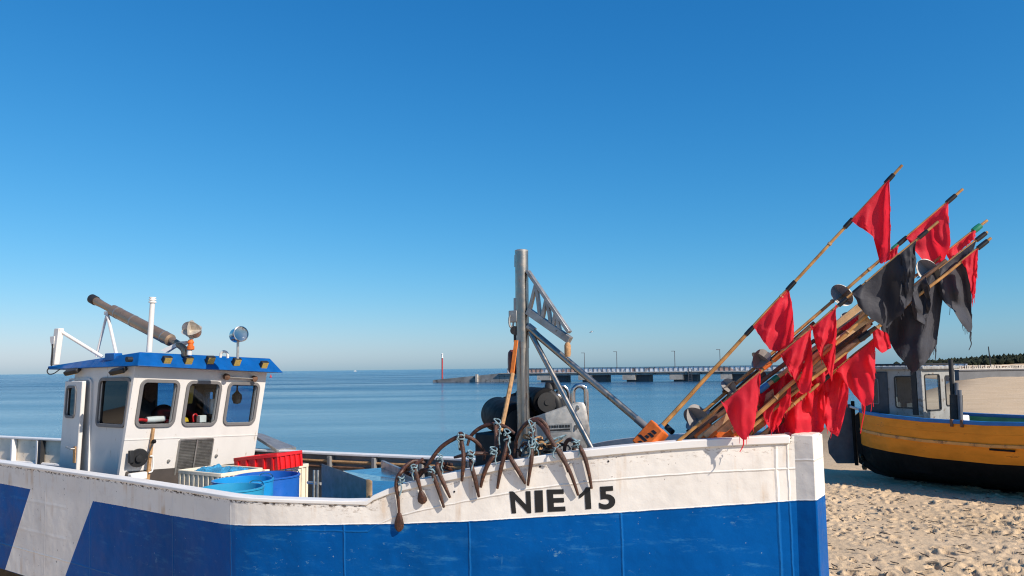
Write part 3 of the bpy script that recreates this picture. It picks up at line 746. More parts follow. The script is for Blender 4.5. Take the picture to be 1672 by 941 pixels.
# ---- wheelhouse
WY0, WY1 = .89, -1.27
def WL(u, v, z): return V((u, -v, z - .045 * (.9 - v)))
def FU(z): return -3.38 + .2 * (z - 3.05)
def FP(v, z, o=0.): return WL(FU(z) + o, v, z)
TAPER = .085
def sv(u): return WY0 - TAPER * (-3.38 - u)
def pside(px, py, off=0.):
    p = pv(px, py, WY0)
    for _ in range(6): p = pv(px, py, sv(p.x) + off)
    return p
def SP(u, z, o=0.): return WL(u, sv(u) + o, z)
def BP(v, z, o=0.): return WL(-5.02 - .0 * z - o, v, z)
def PP_(u, z, o=0.): return WL(u, WY1 - o, z)
FW_ = [(.245, .745), (-.44, .05), (-1.125, -.635)]; FZ_ = (2.335, 2.88)
house = None
bm = bmesh.new()
wall(bm, FP, WY1, WY0, .955, 3.09, [(a, b, *FZ_) for a, b in FW_], .05)
house = bput('wheelhouse', bm, M['housewhite'], angle=20)
# side wall facing the camera: slanted front edge
sw = [pside(*q) for q in ((163, 615), (216, 615), (206, 699), (156, 699))]
su0, su1 = (sw[0].x + sw[3].x) / 2, (sw[1].x + sw[2].x) / 2; sz0, sz1 = (sw[2].z + sw[3].z) / 2, (sw[0].z + sw[1].z) / 2
def slant(P, v0):   # side walls follow the raked front
    def f(u, z, o=0.):
        fr = (u + 5.02) / (FU(3.09) + 5.02)
        ue = -5.02 + fr * (FU(z) + 5.02)
        return P(ue, z, o)
    return f
SPs = slant(SP, WY0); PPs = slant(PP_, WY1)
ue = FU(3.09) - .052
def unsl(u, z):
    return -5.02 + (u + 5.02) / (FU(z) + 5.02) * (FU(3.09) + 5.02)
zm = (sz0 + sz1) / 2
w_side = (unsl(su0 + .055, zm), unsl(su1 - .055, zm), sz0 + .055, sz1 - .055)
bm = bmesh.new(); wall(bm, SPs, -5.02, ue, .955, 3.09, [w_side], .05); bput('side_wall', bm, M['housewhite'], house)
pw = [pu(*q, -5.02) for q in ((253, 624), (283, 692))]
pw3 = [pv(*q, WY1) for q in ((372, 630), (416, 692))]
pw2 = [pv(*q, WY1) for q in ((341, 640), (353, 676))]
def lz(p): return p.z + .045 * (.9 + p.y)
bm = bmesh.new()
wall(bm, BP, WY1 + .052, sv(-5.02) - .052, .955, 3.08, [(min(-pw[0].y, -pw[1].y), max(-pw[0].y, -pw[1].y), lz(pw[1]), lz(pw[0]))], .05); bput('rear_wall', bm, M['housewhite'], house)
h3 = (unsl(pw3[0].x + -.02, 2.6), min(ue - .05, unsl(pw3[1].x, 2.6)), lz(pw3[1]) , lz(pw3[0]))
h2 = (unsl(pw2[0].x, 2.6), unsl(pw2[1].x, 2.6), lz(pw2[1]), lz(pw2[0]))
holes = [h3] + ([h2] if h2[1] < h3[0] - .03 else [])
bm = bmesh.new(); wall(bm, PPs, -5.02, ue, .955, 3.08, holes, .05); bput('side_wall', bm, M['housewhite'], house)
# dark lining boards behind the walls
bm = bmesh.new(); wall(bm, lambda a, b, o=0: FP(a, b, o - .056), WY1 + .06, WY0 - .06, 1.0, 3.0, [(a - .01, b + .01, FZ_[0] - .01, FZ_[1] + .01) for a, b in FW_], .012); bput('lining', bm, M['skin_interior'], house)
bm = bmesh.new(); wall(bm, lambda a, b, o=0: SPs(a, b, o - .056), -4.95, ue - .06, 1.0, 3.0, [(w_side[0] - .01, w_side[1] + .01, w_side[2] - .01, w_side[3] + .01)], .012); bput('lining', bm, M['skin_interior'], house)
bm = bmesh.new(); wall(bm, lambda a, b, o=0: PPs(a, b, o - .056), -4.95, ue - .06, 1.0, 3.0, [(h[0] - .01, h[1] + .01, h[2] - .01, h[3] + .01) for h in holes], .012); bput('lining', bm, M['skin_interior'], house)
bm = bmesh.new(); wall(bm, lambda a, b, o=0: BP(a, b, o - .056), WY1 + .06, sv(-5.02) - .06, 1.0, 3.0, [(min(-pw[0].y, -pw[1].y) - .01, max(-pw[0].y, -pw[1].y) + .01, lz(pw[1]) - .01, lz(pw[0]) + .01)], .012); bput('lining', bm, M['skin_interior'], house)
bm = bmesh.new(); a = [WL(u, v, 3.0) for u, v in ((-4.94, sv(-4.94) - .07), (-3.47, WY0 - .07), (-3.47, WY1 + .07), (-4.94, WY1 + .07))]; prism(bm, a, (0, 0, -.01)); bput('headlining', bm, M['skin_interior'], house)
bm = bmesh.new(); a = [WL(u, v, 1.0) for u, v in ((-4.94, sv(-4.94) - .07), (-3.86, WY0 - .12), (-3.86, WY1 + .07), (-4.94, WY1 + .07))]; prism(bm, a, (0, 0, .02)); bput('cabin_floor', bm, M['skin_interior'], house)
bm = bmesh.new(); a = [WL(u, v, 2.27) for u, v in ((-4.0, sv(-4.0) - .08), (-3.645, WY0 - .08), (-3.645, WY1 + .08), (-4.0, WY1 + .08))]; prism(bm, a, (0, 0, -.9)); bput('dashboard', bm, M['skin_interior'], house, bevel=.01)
# windows: rubber frame with a pane
for k, (a, b) in enumerate(FW_):
    bm = bmesh.new(); ring_frame(bm, FP, a + .0, b - .0, FZ_[0], FZ_[1], .045, .055, -.008, .022)
    wf = bput('window', bm, M['gasket'], house, bevel=.004)
    bm = bmesh.new(); prism(bm, [FP(v, z, -.018) for v, z in ((a - .02, FZ_[0] - .02), (b + .02, FZ_[0] - .02), (b + .02, FZ_[1] + .02), (a - .02, FZ_[1] + .02))], (-.006, 0, 0)); bput('window_pane', bm, M['glass'], house, smooth=False)
bm = bmesh.new(); ring_frame(bm, SPs, *w_side, .045, .05, -.008, .022); bput('window', bm, M['gasket'], house, bevel=.004)
a, b, c_, d_ = w_side
bm = bmesh.new(); prism(bm, [SPs(u, z, -.018) for u, z in ((a - .02, c_ - .02), (b + .02, c_ - .02), (b + .02, d_ + .02), (a - .02, d_ + .02))], (0, .006, 0)); bput('window_pane', bm, M['glassdark'], house, smooth=False)
for h in holes:
    bm = bmesh.new(); ring_frame(bm, PPs, *h, .04, .03, -.08, .02); bput('window', bm, M['gasket'], house)
    bm = bmesh.new(); prism(bm, [PPs(u, z, -.02) for u, z in ((h[0] - .02, h[2] - .02), (h[1] + .02, h[2] - .02), (h[1] + .02, h[3] + .02), (h[0] - .02, h[3] + .02))], (0, -.006, 0)); bput('window_pane', bm, M['glassblue'], house, smooth=False)
v0, v1 = sorted((-pw[0].y, -pw[1].y))
bm = bmesh.new(); ring_frame(bm, BP, v0, v1, lz(pw[1]), lz(pw[0]), .04, .03, -.08, .02); bput('window', bm, M['gasket'], house)
bm = bmesh.new(); prism(bm, [BP(v, z, -.02) for v, z in ((v0 - .02, lz(pw[1]) - .02), (v1 + .02, lz(pw[1]) - .02), (v1 + .02, lz(pw[0]) + .02), (v0 - .02, lz(pw[0]) + .02))], (.006, 0, 0)); bput('window_pane', bm, M['glassblue'], house, smooth=False)
# seam along the front and side below the windows
bm = bmesh.new(); prism(bm, [FP(v, z, .0) for v, z in ((WY1, 2.13), (WY0, 2.13), (WY0, 2.142), (WY1, 2.142))], (.006, 0, 0)); bput('weld_seam', bm, M['housewhite'], house)
# door: slightly open slab with a round cornered window
dq = [pside(*q) for q in ((116, 622), (150, 620), (140, 770), (104, 765))]
du0, du1 = dq[0].x - .02, dq[1].x - .02; dz1 = dq[0].z + .0
hinge = V((du0, -sv(du0) - .01, 0)); ang = math.radians(-9)
def DP(a, z, o=0.):   # a along the door from the hinge, o outwards
    sh = .055 * (z - 2.9)
    p = V((a, -o, 0)); p.rotate(Matrix.Rotation(ang, 3, 'Z')); return hinge + p + V((sh, 0, z))
dl = du1 - du0
bm = bmesh.new(); wall(bm, lambda a, z, o=0.: DP(a, z, .06 + o), 0, dl, 1.05, dz1, [(.12, dl - .20, 2.42, 2.80)], .055)
bput('door', bm, M['housewhite'], house, bevel=.012)
bm = bmesh.new(); ring_frame(bm, lambda a, z, o=0: DP(a, z, .06 + o), .12, dl - .20, 2.42, 2.80, .035, .05, -.005, .015); bput('door_window', bm, M['gasket'], house)
bm = bmesh.new(); prism(bm, [DP(a, z, .045) for a, z in ((.10, 2.40), (dl - .18, 2.40), (dl - .18, 2.82), (.10, 2.82))], (0, .006, 0)); bput('door_window_pane', bm, M['glassdark'], house, smooth=False)
bm = bmesh.new(); tube(bm, [DP(dl - .06, 1.98, .06), DP(dl - .06, 1.98, .12), DP(dl - .24, 2.0, .12)], .012, 8); bput('door_handle', bm, M['galv'], house)
bm = bmesh.new(); box(bm, DP(dl - .06, 1.90, .068), (.05, .02, .22)); bput('door_lock', bm, M['tan'], house)
# door jamb frame seen behind the door
bm = bmesh.new(); ring_frame(bm, lambda a, z, o=0: SP(a, z, o), du0 - .0, du1 + .03, 1.0, dz1 + .01, .03, .06, .0, .025); bput('door_frame', bm, M['housewhite'], house)
# roof with its sloping visor
B0, B1 = pu(225, 597.5, -3.19), pu(463, 609, -3.19); T0, T1 = pu(228, 575, -3.36), pu(441, 585.5, -3.36)
C0, D0 = pside(77, 603.5, .09), pside(71, 599.5, .09)
sh = V((0, B1.y - B0.y - .0, B1.z - B0.z))
D0 = D0 + V((0, .06, .01))
bm = bmesh.new()
vs = [bm.verts.new(p) for p in (B0, B1, C0 + sh, C0, T0, T1, D0 + sh * .93, D0)]
for f in ((3, 2, 1, 0), (4, 5, 6, 7), (0, 1, 5, 4), (1, 2, 6, 5), (2, 3, 7, 6), (3, 0, 4, 7)): bm.faces.new([vs[i] for i in f])
bmesh.ops.recalc_face_normals(bm, faces=bm.faces[:])
roof = bput('wheelhouse_roof', bm, M['roofblue'], bevel=.012)
def roofz(u, v):   # height of the roof's top
    f = (u - D0.x) / (T0.x - D0.x); z = D0.z + f * (T0.z - D0.z); g = (v + T0.y) / (T0.y - T1.y)
    return z + (v - (-T0.y)) / ((-T0.y) - (-T1.y)) * (T0.z - T1.z)
bm = bmesh.new(); q = pside(176, 583, .05); box(bm, q + V((0, .08, .0)), (.22, .12, .10)); bput('roof_vent', bm, M['roofblue'], roof, bevel=.01)
bm = bmesh.new(); q = pside(215, 587, .09); lathe(bm, [(0, 0), (.035, 0), (.035, .07), (0, .07)], q, (0, -1, 0), 12); bput('deck_lamp', bm, M['blackmatt'], roof)
for px, py in ((272, 588.5), (307, 589), (343, 588), (386, 591), (430.5, 596)):
    q = pu(px, py, -3.245)
    Mr = Matrix.Rotation(math.radians(28), 3, 'Y') @ Matrix.Rotation(math.radians(0), 3, 'Z')
    bm = box(bmesh.new(), q, (.06, .125, .115), Mr); fl = bput('floodlight', bm, M['blackmatt'], roof, bevel=.008)
    bm = box(bmesh.new(), q + Mr @ V((.032, 0, 0)), (.006, .105, .095), Mr); bput('floodlight_face', bm, M['lightglass'], roof)
for px, py in ((118, 606.5), (193, 605.5)):
    q = pside(px, py, .10); Mr = Matrix.Rotation(math.radians(35), 3, 'X') @ Matrix.Rotation(math.radians(15), 3, 'Z')
    bput('side_floodlight', box(bmesh.new(), q, (.24, .09, .06), Mr), M['blackmatt'], roof, bevel=.01)
    bput('side_floodlight_face', box(bmesh.new(), q + Mr @ V((0, 0, -.034)), (.2, .07, .006), Mr), M['lightglass'], roof)
# rail fitting under the visor
a, b = FP(-.50, 2.99, .06), FP(-1.0, 2.975, .06)
bm = bmesh.new(); tube(bm, [a, b], .014, 8); bput('wiper_bar', bm, M['alu'], house)
for q in (a, b):
    bm = bmesh.new(); lathe(bm, [(0, -.03), (.045, -.03), (.045, .02), (.02, .03), (0, .03)], q, (1, 0, -.2), 16); bput('wiper_motor', bm, M['darkwood'], house)
# exhaust
bm = bmesh.new(); tube(bm, [LP(302, 582, 11.0), LP(301, 572, 11.0), LP(295, 565, 11.02), LP(282, 557, 11.1), LP(274, 553, 11.14)], .048, 14, 5); ex = bput('exhaust_pipe', bm, M['exhaust'])
A_, B_ = LP(279, 556, 11.12), LP(184, 507, 11.85)
ax_ = (B_ - A_); L_ = ax_.length
bm = bmesh.new(); lathe(bm, [(.045, -.01), (.085, .012), (.085, L_ - .012), (.045, L_ + .01)], A_, ax_, 24); bput('muffler', bm, M['exhaust'], ex)
for f in (.1, .62, .9):
    bm = bmesh.new(); lathe(bm, [(.086, -.012), (.0885, -.012), (.0885, .012), (.086, .012)], A_ + ax_ * f, ax_, 24); bput('clamp_band', bm, M['galv'], ex)
C_ = LP(150, 488, 12.12); t_ = (C_ - B_); l2 = t_.length
bm = bmesh.new(); lathe(bm, [(.05, 0), (.053, l2 * .5), (.068, l2), (.062, l2), (.045, l2 * .5), (0, l2 * .45)], B_, t_, 20); bput('tailpipe', bm, M['exhaust'], ex)
bm = bmesh.new(); lathe(bm, [(.067, l2 * .78), (.071, l2 * .80), (.071, l2 + .004), (.062, l2 + .004)], B_, t_, 20); bput('soot_tip', bm, M['blackmatt'], ex)
for px, py, Y in ((157, 583, 11.9), (190, 579, 11.5)):
    bm = bmesh.new(); tube(bm, [LP(175, 512, 11.85), LP(px, py, Y)], .024 if px > 170 else .019, 8); bput('support_strut', bm, M['housewhite'], ex)
bm = bmesh.new(); box(bm, LP(176, 511.5, 11.85), (.10, .06, .05)); bput('support_clamp', bm, M['housewhite'], ex)
# aft post with brace and deck light
p0, p1 = LP(88, 596, 11.55), LP(95.5, 536.5, 11.55)
bm = bmesh.new(); a = [p0 + V((-.06, -.03, 0)), p0 + V((.06, -.03, 0)), p0 + V((.06, .05, 0)), p0 + V((-.06, .05, 0))]; prism(bm, a, p1 - p0); po = bput('aft_post', bm, M['housewhite'], bevel=.008)
bm = bmesh.new(); tube(bm, [LP(99, 541, 11.55), LP(167, 583, 11.7)], .026, 10); bput('post_brace', bm, M['housewhite'], po)
bm = bmesh.new(); q = LP(85, 553, 11.55); prism(bm, [q + V((-.06, 0, .03)), q + V((.05, 0, .03)), q + V((.05, 0, -.14)), q + V((0, 0, -.12)), q + V((-.05, 0, -.04))], (0, .06, 0)); bput('lamp_bracket', bm, M['railpipe'], po)
bm = bmesh.new(); tube(bm, [LP(86, 562, 11.5), LP(84, 598, 11.5)], .012, 6); bput('cable', bm, M['blackmatt'], po)
bm = bmesh.new(); tube(bm, [LP(80, 601, 11.35), LP(77, 606, 11.35), LP(80, 611, 11.35), LP(88, 610, 11.35), LP(98, 603, 11.35)], .008, 6, 5); bput('cable_loop', bm, M['blackmatt'], po)
# antenna pole
p0, p1 = LP(243.5, 575, 10.75), LP(249, 494, 10.75)
bm = bmesh.new(); tube(bm, [p0, p1], [.037, .033], 14); ap = bput('antenna_pole', bm, M['housewhite'])
bm = bmesh.new(); lathe(bm, [(.033, -.005), (.05, -.004), (.05, .012), (.036, .014), (.036, .03), (.048, .031), (.048, .045), (.036, .046), (.036, .058), (.045, .06), (.045, .07), (0, .07)], p1, (0, 0, 1), 16); bput('antenna_cap', bm, M['offwhite'], ap)
# radar reflector on its stalk, stalk light
c = LP(313, 539, 10.9)
bm = bmesh.new(); rot = Matrix.Rotation(.5, 3, 'Z') @ Matrix.Rotation(.6, 3, 'X')
for ax in (V((1, 0, 0)), V((0, 1, 0)), V((0, 0, 1))):
    lathe(bm, [(0, 0), (.135, 0)], c, rot @ ax, 24)
rr = bput('radar_reflector', bm, M['reflectorbright'])
bm = bmesh.new(); tube(bm, [LP(311, 556, 10.9), LP(309, 580, 10.9)], .032, 10); bput('reflector_stalk', bm, M['housewhite'], rr)
bm = bmesh.new(); lathe(bm, [(.034, 0), (.05, .01), (.05, .05), (.036, .06), (.036, .09), (.046, .1), (.03, .14), (0, .15)], LP(311, 572, 10.9), (0, 0, 1), 14); bput('signal_lamp', bm, M['foam'], rr)
bm = bmesh.new(); prism(bm, [LP(262, 572, 11.0), LP(292, 558, 11.0), LP(305, 557, 11.0), LP(300, 563, 11.0), LP(283, 568, 11.0), LP(270, 576, 11.0)], (.0, .05, 0)); bput('bracket_plate', bm, M['housewhite'], rr)
# searchlight
c = LP(389, 547, 10.85); ax = V((.93, -.25, .12)).normalized()
bm = bmesh.new(); lathe(bm, [(0, -.12), (.05, -.118), (.085, -.10), (.098, -.06), (.100, .06), (.106, .062), (.106, .09), (.096, .092), (.094, .075), (0, .06)], c, ax, 28); sl_ = bput('searchlight', bm, M['chrome'])
bm = bmesh.new(); lathe(bm, [(0, .088), (.094, .084)], c, ax, 28); bput('searchlight_lens', bm, M['glass'], sl_)
bm = bmesh.new(); tube(bm, [LP(388.5, 557, 10.85), LP(388, 586, 10.85)], .017, 10); bput('searchlight_stand', bm, M['alu'], sl_)
bm = bmesh.new(); tube(bm, [LP(360, 584, 10.9), LP(361, 577, 10.9), LP(366, 574, 10.9), LP(371, 577, 10.9), LP(372, 585, 10.9)], .017, 8, 5); bput('roof_eye', bm, M['housewhite'], roof)
# front fittings: louvre, lever, wheel
a = (-.485, .085, 1.575, 2.12)
bm = bmesh.new(); ring_frame(bm, FP, a[0] + .02, a[1] - .02, a[2] + .02, a[3] - .02, .02, .004, .0, .02, k=1); lv = bput('louvre', bm, M['galv'], house)
bm = bmesh.new()
zz = a[2] + .025
while zz < a[3] - .03:
    for va, vb in ((a[0] + .02, -.212), (-.19, a[1] - .02)):
        p = [FP(va, zz, .004), FP(vb, zz, .004), FP(vb, zz + .016, .016), FP(va, zz + .016, .016)]
        prism(bm, p, (-.004, 0, .002))
    zz += .021
bput('louvre_slats', bm, M['galv'], house, smooth=False)
bm = prism(bmesh.new(), [FP(v, z, .003) for v, z in ((a[0] + .01, a[2] + .01), (a[1] - .01, a[2] + .01), (a[1] - .01, a[3] - .01), (a[0] + .01, a[3] - .01))], (-.002, 0, 0)); bput('louvre_back', bm, M['blackmatt'], house)
bm = bmesh.new(); prism(bm, [FP(v, z, .021) for v, z in ((-.212, a[2]), (-.19, a[2]), (-.19, a[3]), (-.212, a[3]))], (.006, 0, 0)); bput('louvre_bar', bm, M['galv'], house)
for v, z in ((.20, 1.83), (-.57, 1.86)):
    bm = bmesh.new(); lathe(bm, [(0, 0), (.022, 0), (.022, .02), (0, .026)], FP(v, z, 0), (1, 0, -.2), 12); bput('bolt', bm, M['galv'], house)
q = pu(226, 748, FU(1.9) + .10)
bm = bmesh.new(); lathe(bm, [(0, -.07), (.05, -.07), (.055, -.03), (.115, -.02), (.125, 0), (.115, .018), (.05, .02), (.045, .05), (0, .055)], q, (.92, -.25, -.15), 26); hwheel = bput('winch_control', bm, M['blackmatt'], house)
bm = bmesh.new(); tube(bm, [pu(237, 752, -3.48), pu(251, 722, -3.48)], .011, 8); bput('control_lever', bm, M['blackmatt'], house)
bm = bmesh.new(); lathe(bm, [(0, -.03), (.022, -.022), (.03, 0), (.022, .022), (0, .03)], pu(251.5, 721, -3.48), (0, 0, 1), 12); bput('lever_knob', bm, M['black'], house)
bm = bmesh.new(); a = [pu(x, y, -3.53 if y < 740 else -3.56) for x, y in ((247.5, 699), (251, 699), (241.5, 790), (236.5, 790))]; prism(bm, a, (.03, 0, 0)); bput('wooden_batten', bm, M['tan'], house)
bm = bmesh.new(); box(bm, pu(214, 746, -3.52), (.05, .06, .16)); bput('control_bracket', bm, M['blackmatt'], house, bevel=.006)
bm = bmesh.new(); tube(bm, [pu(245, 745, -3.5), pu(250, 747, -3.5), pu(249, 768, -3.5), pu(243, 772, -3.5)], .010, 7, 4); bput('hose_loop', bm, M['offwhite'], house)
bm = bmesh.new(); box(bm, pu(226, 778, -3.58), (.10, .26, .10)); bput('control_foot', bm, M['offwhite'], house, bevel=.02)
# loose things inside
def dash(px, py): return pu(px, py, -3.74)
dz = dash(254, 694).z
seat = thing('helm_seat', 'dark red helm seat inside the wheelhouse behind the first front window', 'seat', BM @ WL(-4.5, .28, 1.03))
c = pu(266, 678, -4.5)
bm = bmesh.new(); bmesh.ops.create_icosphere(bm, subdivisions=3, radius=1, matrix=Matrix.Translation(c) @ Matrix.Diagonal((.08, .19, .16, 1)))
bm.transform(BM); put('backrest', bm, M['redseat'], seat)
bm = bmesh.new(); tube(bm, [V((c.x + .15, c.y, 1.03)), V((c.x + .15, c.y, 1.62))], .05, 12); bm.transform(BM); put('pedestal', bm, M['blackmatt'], seat)
bm = bmesh.new(); box(bm, V((c.x + .17, c.y, 1.68)), (.42, .42, .1)); bm.transform(BM); put('cushion', bm, M['redseat'], seat, bevel=.03)
def small(name, label, cat, bm, mat, **k):
    bm.transform(BM); return clean(put(name, bm, mat, **k), label, cat)
c = dash(254, 685); bm = bmesh.new(); lathe(bm, [(0, -.13), (.04, -.13), (.045, 0), (.04, .13), (0, .13)], c, (0.1, 1, .0), 16); small('paper_roll', 'white paper roll lying behind the first front window', 'roll', bm, M['offwhite'])
c = dash(228, 687.5); bm = bmesh.new(); tube(bm, [c + V((0, -.11, 0)), c + V((.01, 0, .015)), c + V((0, .1, 0))], .022, 8, 4); small('red_glove', 'red work glove on the sill at the left of the first window', 'glove', bm, M['redplastic'])
c = dash(275, 688); bm = bmesh.new(); box(bm, c, (.08, .09, .05)); small('red_tin', 'red tin on the sill at the right end of the first window', 'tin', bm, M['redplastic'], bevel=.008)
c = dash(300, 685.5); bm = bmesh.new(); prism(bm, [c + V((0, -.10, -.035)), c + V((0, .09, -.035)), c + V((0, .07, .02)), c + V((0, 0, .04)), c + V((0, -.08, .03))], (-.08, 0, 0)); small('yellow_box', 'yellow box on the sill of the middle window', 'box', bm, M['yellow'], bevel=.008)
c = dash(318, 683); bm = bmesh.new(); tube(bm, [c + V((0, -.02, -.05)), c + V((0, -.03, .03)), c + V((0, .01, .06)), c + V((0, .04, .03))], .012, 7, 4); small('red_hook', 'red plastic hook beside the yellow box in the middle window', 'hook', bm, M['redplastic'])
c = dash(329, 684); bm = bmesh.new(); box(bm, c, (.08, .11, .10)); small('white_carton', 'white carton standing in the middle window', 'carton', bm, M['offwhite'], bevel=.006)
c = pu(312, 645, -4.3); bm = bmesh.new(); prism(bm, [c + V((0, -.05, -.13)), c + V((0, .03, -.13)), c + V((0, .06, .13)), c + V((0, -.02, .15))], (-.05, 0, 0)); small('yellow_torch', 'yellow torch hanging from the cabin ceiling behind the middle window', 'torch', bm, M['yellow'], bevel=.01)
c = pu(346, 664, -3.8); bm = bmesh.new(); box(bm, c, (.03, .07, .22)); small('notice_card', 'white notice card standing at the right of the middle window', 'card', bm, M['offwhite'], bevel=.004)
c = pu(387, 648, -3.75); bm = bmesh.new(); lathe(bm, [(0, -.11), (.05, -.1), (.075, -.03), (.07, .03), (.03, .07), (.012, .10), (.012, .17), (0, .17)], c, (0, 0, 1), 16); small('compass', 'dark round compass hanging in the right front window', 'compass', bm, M['blackmatt'])
c = pu(247, 640, -4.4); bm = bmesh.new(); prism(bm, [c + V((0, -.14, .2)), c + V((0, .12, .2)), c + V((0, .10, -.10)), c + V((0, .02, -.17)), c + V((0, -.12, -.08))], (-.06, 0, 0)); small('hanging_jacket', 'brown jacket hanging inside the first front window', 'jacket', bm, M['darkwood'], bevel=.02)
c = dash(418, 680); bm = bmesh.new(); tube(bm, [c + V((0, 0, -.05)), c + V((0, .01, .1)), c + V((0, .03, .2))], [.03, .012], 8); small('blue_bottle', 'small blue bottle in the corner of the right front window', 'bottle', bm, M['barrellight'])
# ---- midship gear
bm = prism(bmesh.new(), [LP(525, 757, 9.35), LP(598, 783, 8.25), LP(598, 850, 8.25), LP(525, 850, 9.35)], (.03, -.02, 0)); bput('pen_board', bm, M['board'], bevel=.004)
bm = prism(bmesh.new(), [LP(597.5, 782.5, 8.22), LP(602, 785, 8.22), LP(602, 850, 8.22), LP(597.5, 850, 8.22)], (.05, .0, 0)); bput('pen_post', bm, M['wood'], bevel=.004)
bm = prism(bmesh.new(), [LP(560, 769, 10.0), LP(622, 764, 10.1), LP(705, 790, 8.7), LP(604, 812, 8.1), LP(596, 784, 9.0)], (0, 0, -.04)); bput('sorting_tray', bm, M['tray'], smooth=False)
bm = prism(bmesh.new(), [LP(622, 752, 10.15), LP(684, 779, 8.9), LP(684, 800, 8.9), LP(622, 765, 10.15)], (.04, .02, 0)); bput('pen_board', bm, M['galv'], bevel=.004)
for px in (513, 519):
    bm = bmesh.new(); tube(bm, [LP(px, 768, 9.5), LP(px - 1, 850, 9.5)], .014, 8); bput('rack_post', bm, M['alu'])
bm = bmesh.new(); tube(bm, [LP(503, 788, 9.8), LP(524, 790, 9.5)], .018, 8); bput('rack_bar', bm, M['alu'])
# ---- mast
mb_, mt_ = LP(854.5, 700, 8.1), LP(851.5, 411, 8.1)
mb_.z = 2.003
bm = bmesh.new(); tube(bm, [mb_, mb_ + (mt_ - mb_) * .55], .063, 20); mast = bput('mast', bm, M['steel'])
bm = bmesh.new(); tube(bm, [mb_ + (mt_ - mb_) * .55, mt_], .068, 20); bput('mast_sleeve', bm, M['steel'], mast)
bm = bmesh.new(); lathe(bm, [(0, 0), (.069, 0), (.069, .012), (.05, .02), (0, .02)], mt_, (0, 0, 1), 20); bput('mast_cap', bm, M['galv'], mast)
def mp_(px, py, Y=8.1): return LP(px, py, Y)
bm = bmesh.new(); tube(bm, [mp_(843.5, 417), mp_(843.5, 436)], .024, 10); bput('hinge_pin', bm, M['galv'], mast)
bm = bmesh.new(); tube(bm, [mp_(842.5, 487), mp_(842.5, 507)], .025, 10); bput('hinge_pin', bm, M['galv'], mast)
bm = bmesh.new(); tube(bm, [mp_(844.5, 434), mp_(844, 505)], .017, 8); bput('hinge_rod', bm, M['galv'], mast)
bm = bmesh.new(); box(bm, mp_(839, 517), (.10, .05, .12)); bput('lug', bm, M['galv'], mast, bevel=.008)
bm = bmesh.new(); tube(bm, [mp_(838, 512), mp_(832, 518), mp_(832, 530), mp_(835, 535), mp_(838, 530), mp_(838, 520)], .011, 8, 5); bput('shackle', bm, M['galv'], mast)
bm = bmesh.new(); lathe(bm, [(.0, -.03), (.045, -.03), (.045, -.01), (.03, 0), (.045, .01), (.045, .03), (0, .03)], mp_(841, 540), (.4, -1, 0), 16); bput('pulley', bm, M['blackmatt'], mast)
bm = bmesh.new(); box(bm, mp_(842, 551), (.03, .03, .10)); bput('pulley_hanger', bm, M['blackmatt'], mast)
# lattice boom
bo = [mp_(862, 443, 8.05), mp_(930, 543, 7.75)]; bl = [mp_(862, 508, 8.05), mp_(931, 556, 7.75)]
def bar(bm, p, q, w, d):
    t = (q - p).normalized(); s = V((0, 1, 0)).cross(t) if abs(t.y) < .9 else V((1, 0, 0)).cross(t)
    s.normalize(); n = t.cross(s)
    a = [p + s * w / 2 + n * d / 2, p - s * w / 2 + n * d / 2, p - s * w / 2 - n * d / 2, p + s * w / 2 - n * d / 2]
    return prism(bm, a, q - p)
bm = bar(bmesh.new(), bo[0], bo[1], .035, .06); boom = bput('boom', bm, M['galv'], mast, bevel=.004)
bm = bar(bmesh.new(), bl[0], bl[1] , .07, .06); bput('boom_chord', bm, M['galv'], mast, bevel=.004)
top = lambda f: bo[0] + (bo[1] - bo[0]) * f
bot = lambda f: bl[0] + (bl[1] - bl[0]) * f
for f0, f1 in ((.02, .23), (.23, .33), (.52, .36), (.54, .57), (.74, .60), (.75, .79)):
    pass
for a, b in (((.05, 0), (.21, 1)), ((.30, 0), (.21, 1)), ((.36, 0), (.46, 1)), ((.56, 0), (.48, 1)), ((.62, 0), (.68, 1)), ((.76, 0), (.70, 1))):
    p = bot(a[0]) + V((0, 0, .03)); q = top(b[0])
    bm = bar(bmesh.new(), p, q, .03, .04); bput('boom_strut', bm, M['galv'], mast)
bm = bmesh.new(); tube(bm, [mp_(928, 556, 7.75), mp_(928, 566, 7.75)], .008, 6); bput('hook_eye', bm, M['galv'], mast)
bm = bmesh.new(); lathe(bm, [(0, -.01), (.025, -.01), (.032, .02), (.032, .10), (.02, .125), (0, .13)], mp_(927, 581, 7.75), (0, 0, 1), 12); bput('hook_block', bm, M['tan'], mast)
bm = bmesh.new(); bar(bm, mp_(922, 567, 7.75), mp_(931, 568, 7.75), .018, .03); bput('hook_bar', bm, M['darkwood'], mast)
# braces
bm = bmesh.new(); tube(bm, [mp_(866, 537, 8.05), mp_(880, 550, 8.0), LP(1058, 700, 7.4)], .032, 14); br = bput('brace', bm, M['steel'], mast)
bm = bmesh.new(); tube(bm, [LP(1039, 684, 7.46), LP(1066, 707, 7.37)], .034, 14); bput('brace_sleeve', bm, M['ruddergrey'], mast)
bm = bmesh.new(); tube(bm, [mp_(866, 543, 8.05), LP(969, 738, 7.45)], .027, 12); bput('brace', bm, M['steel'], mast)
bm = bmesh.new(); tube(bm, [mp_(862, 533, 8.07), mp_(872, 541, 8.04)], .04, 10); bput('brace_joint', bm, M['galv'], mast)
bm = bmesh.new(); tube(bm, [LP(1083, 692, 7.6), LP(1098, 706, 7.5)], .028, 10); bput('fore_brace', bm, M['blackmatt'], mast)
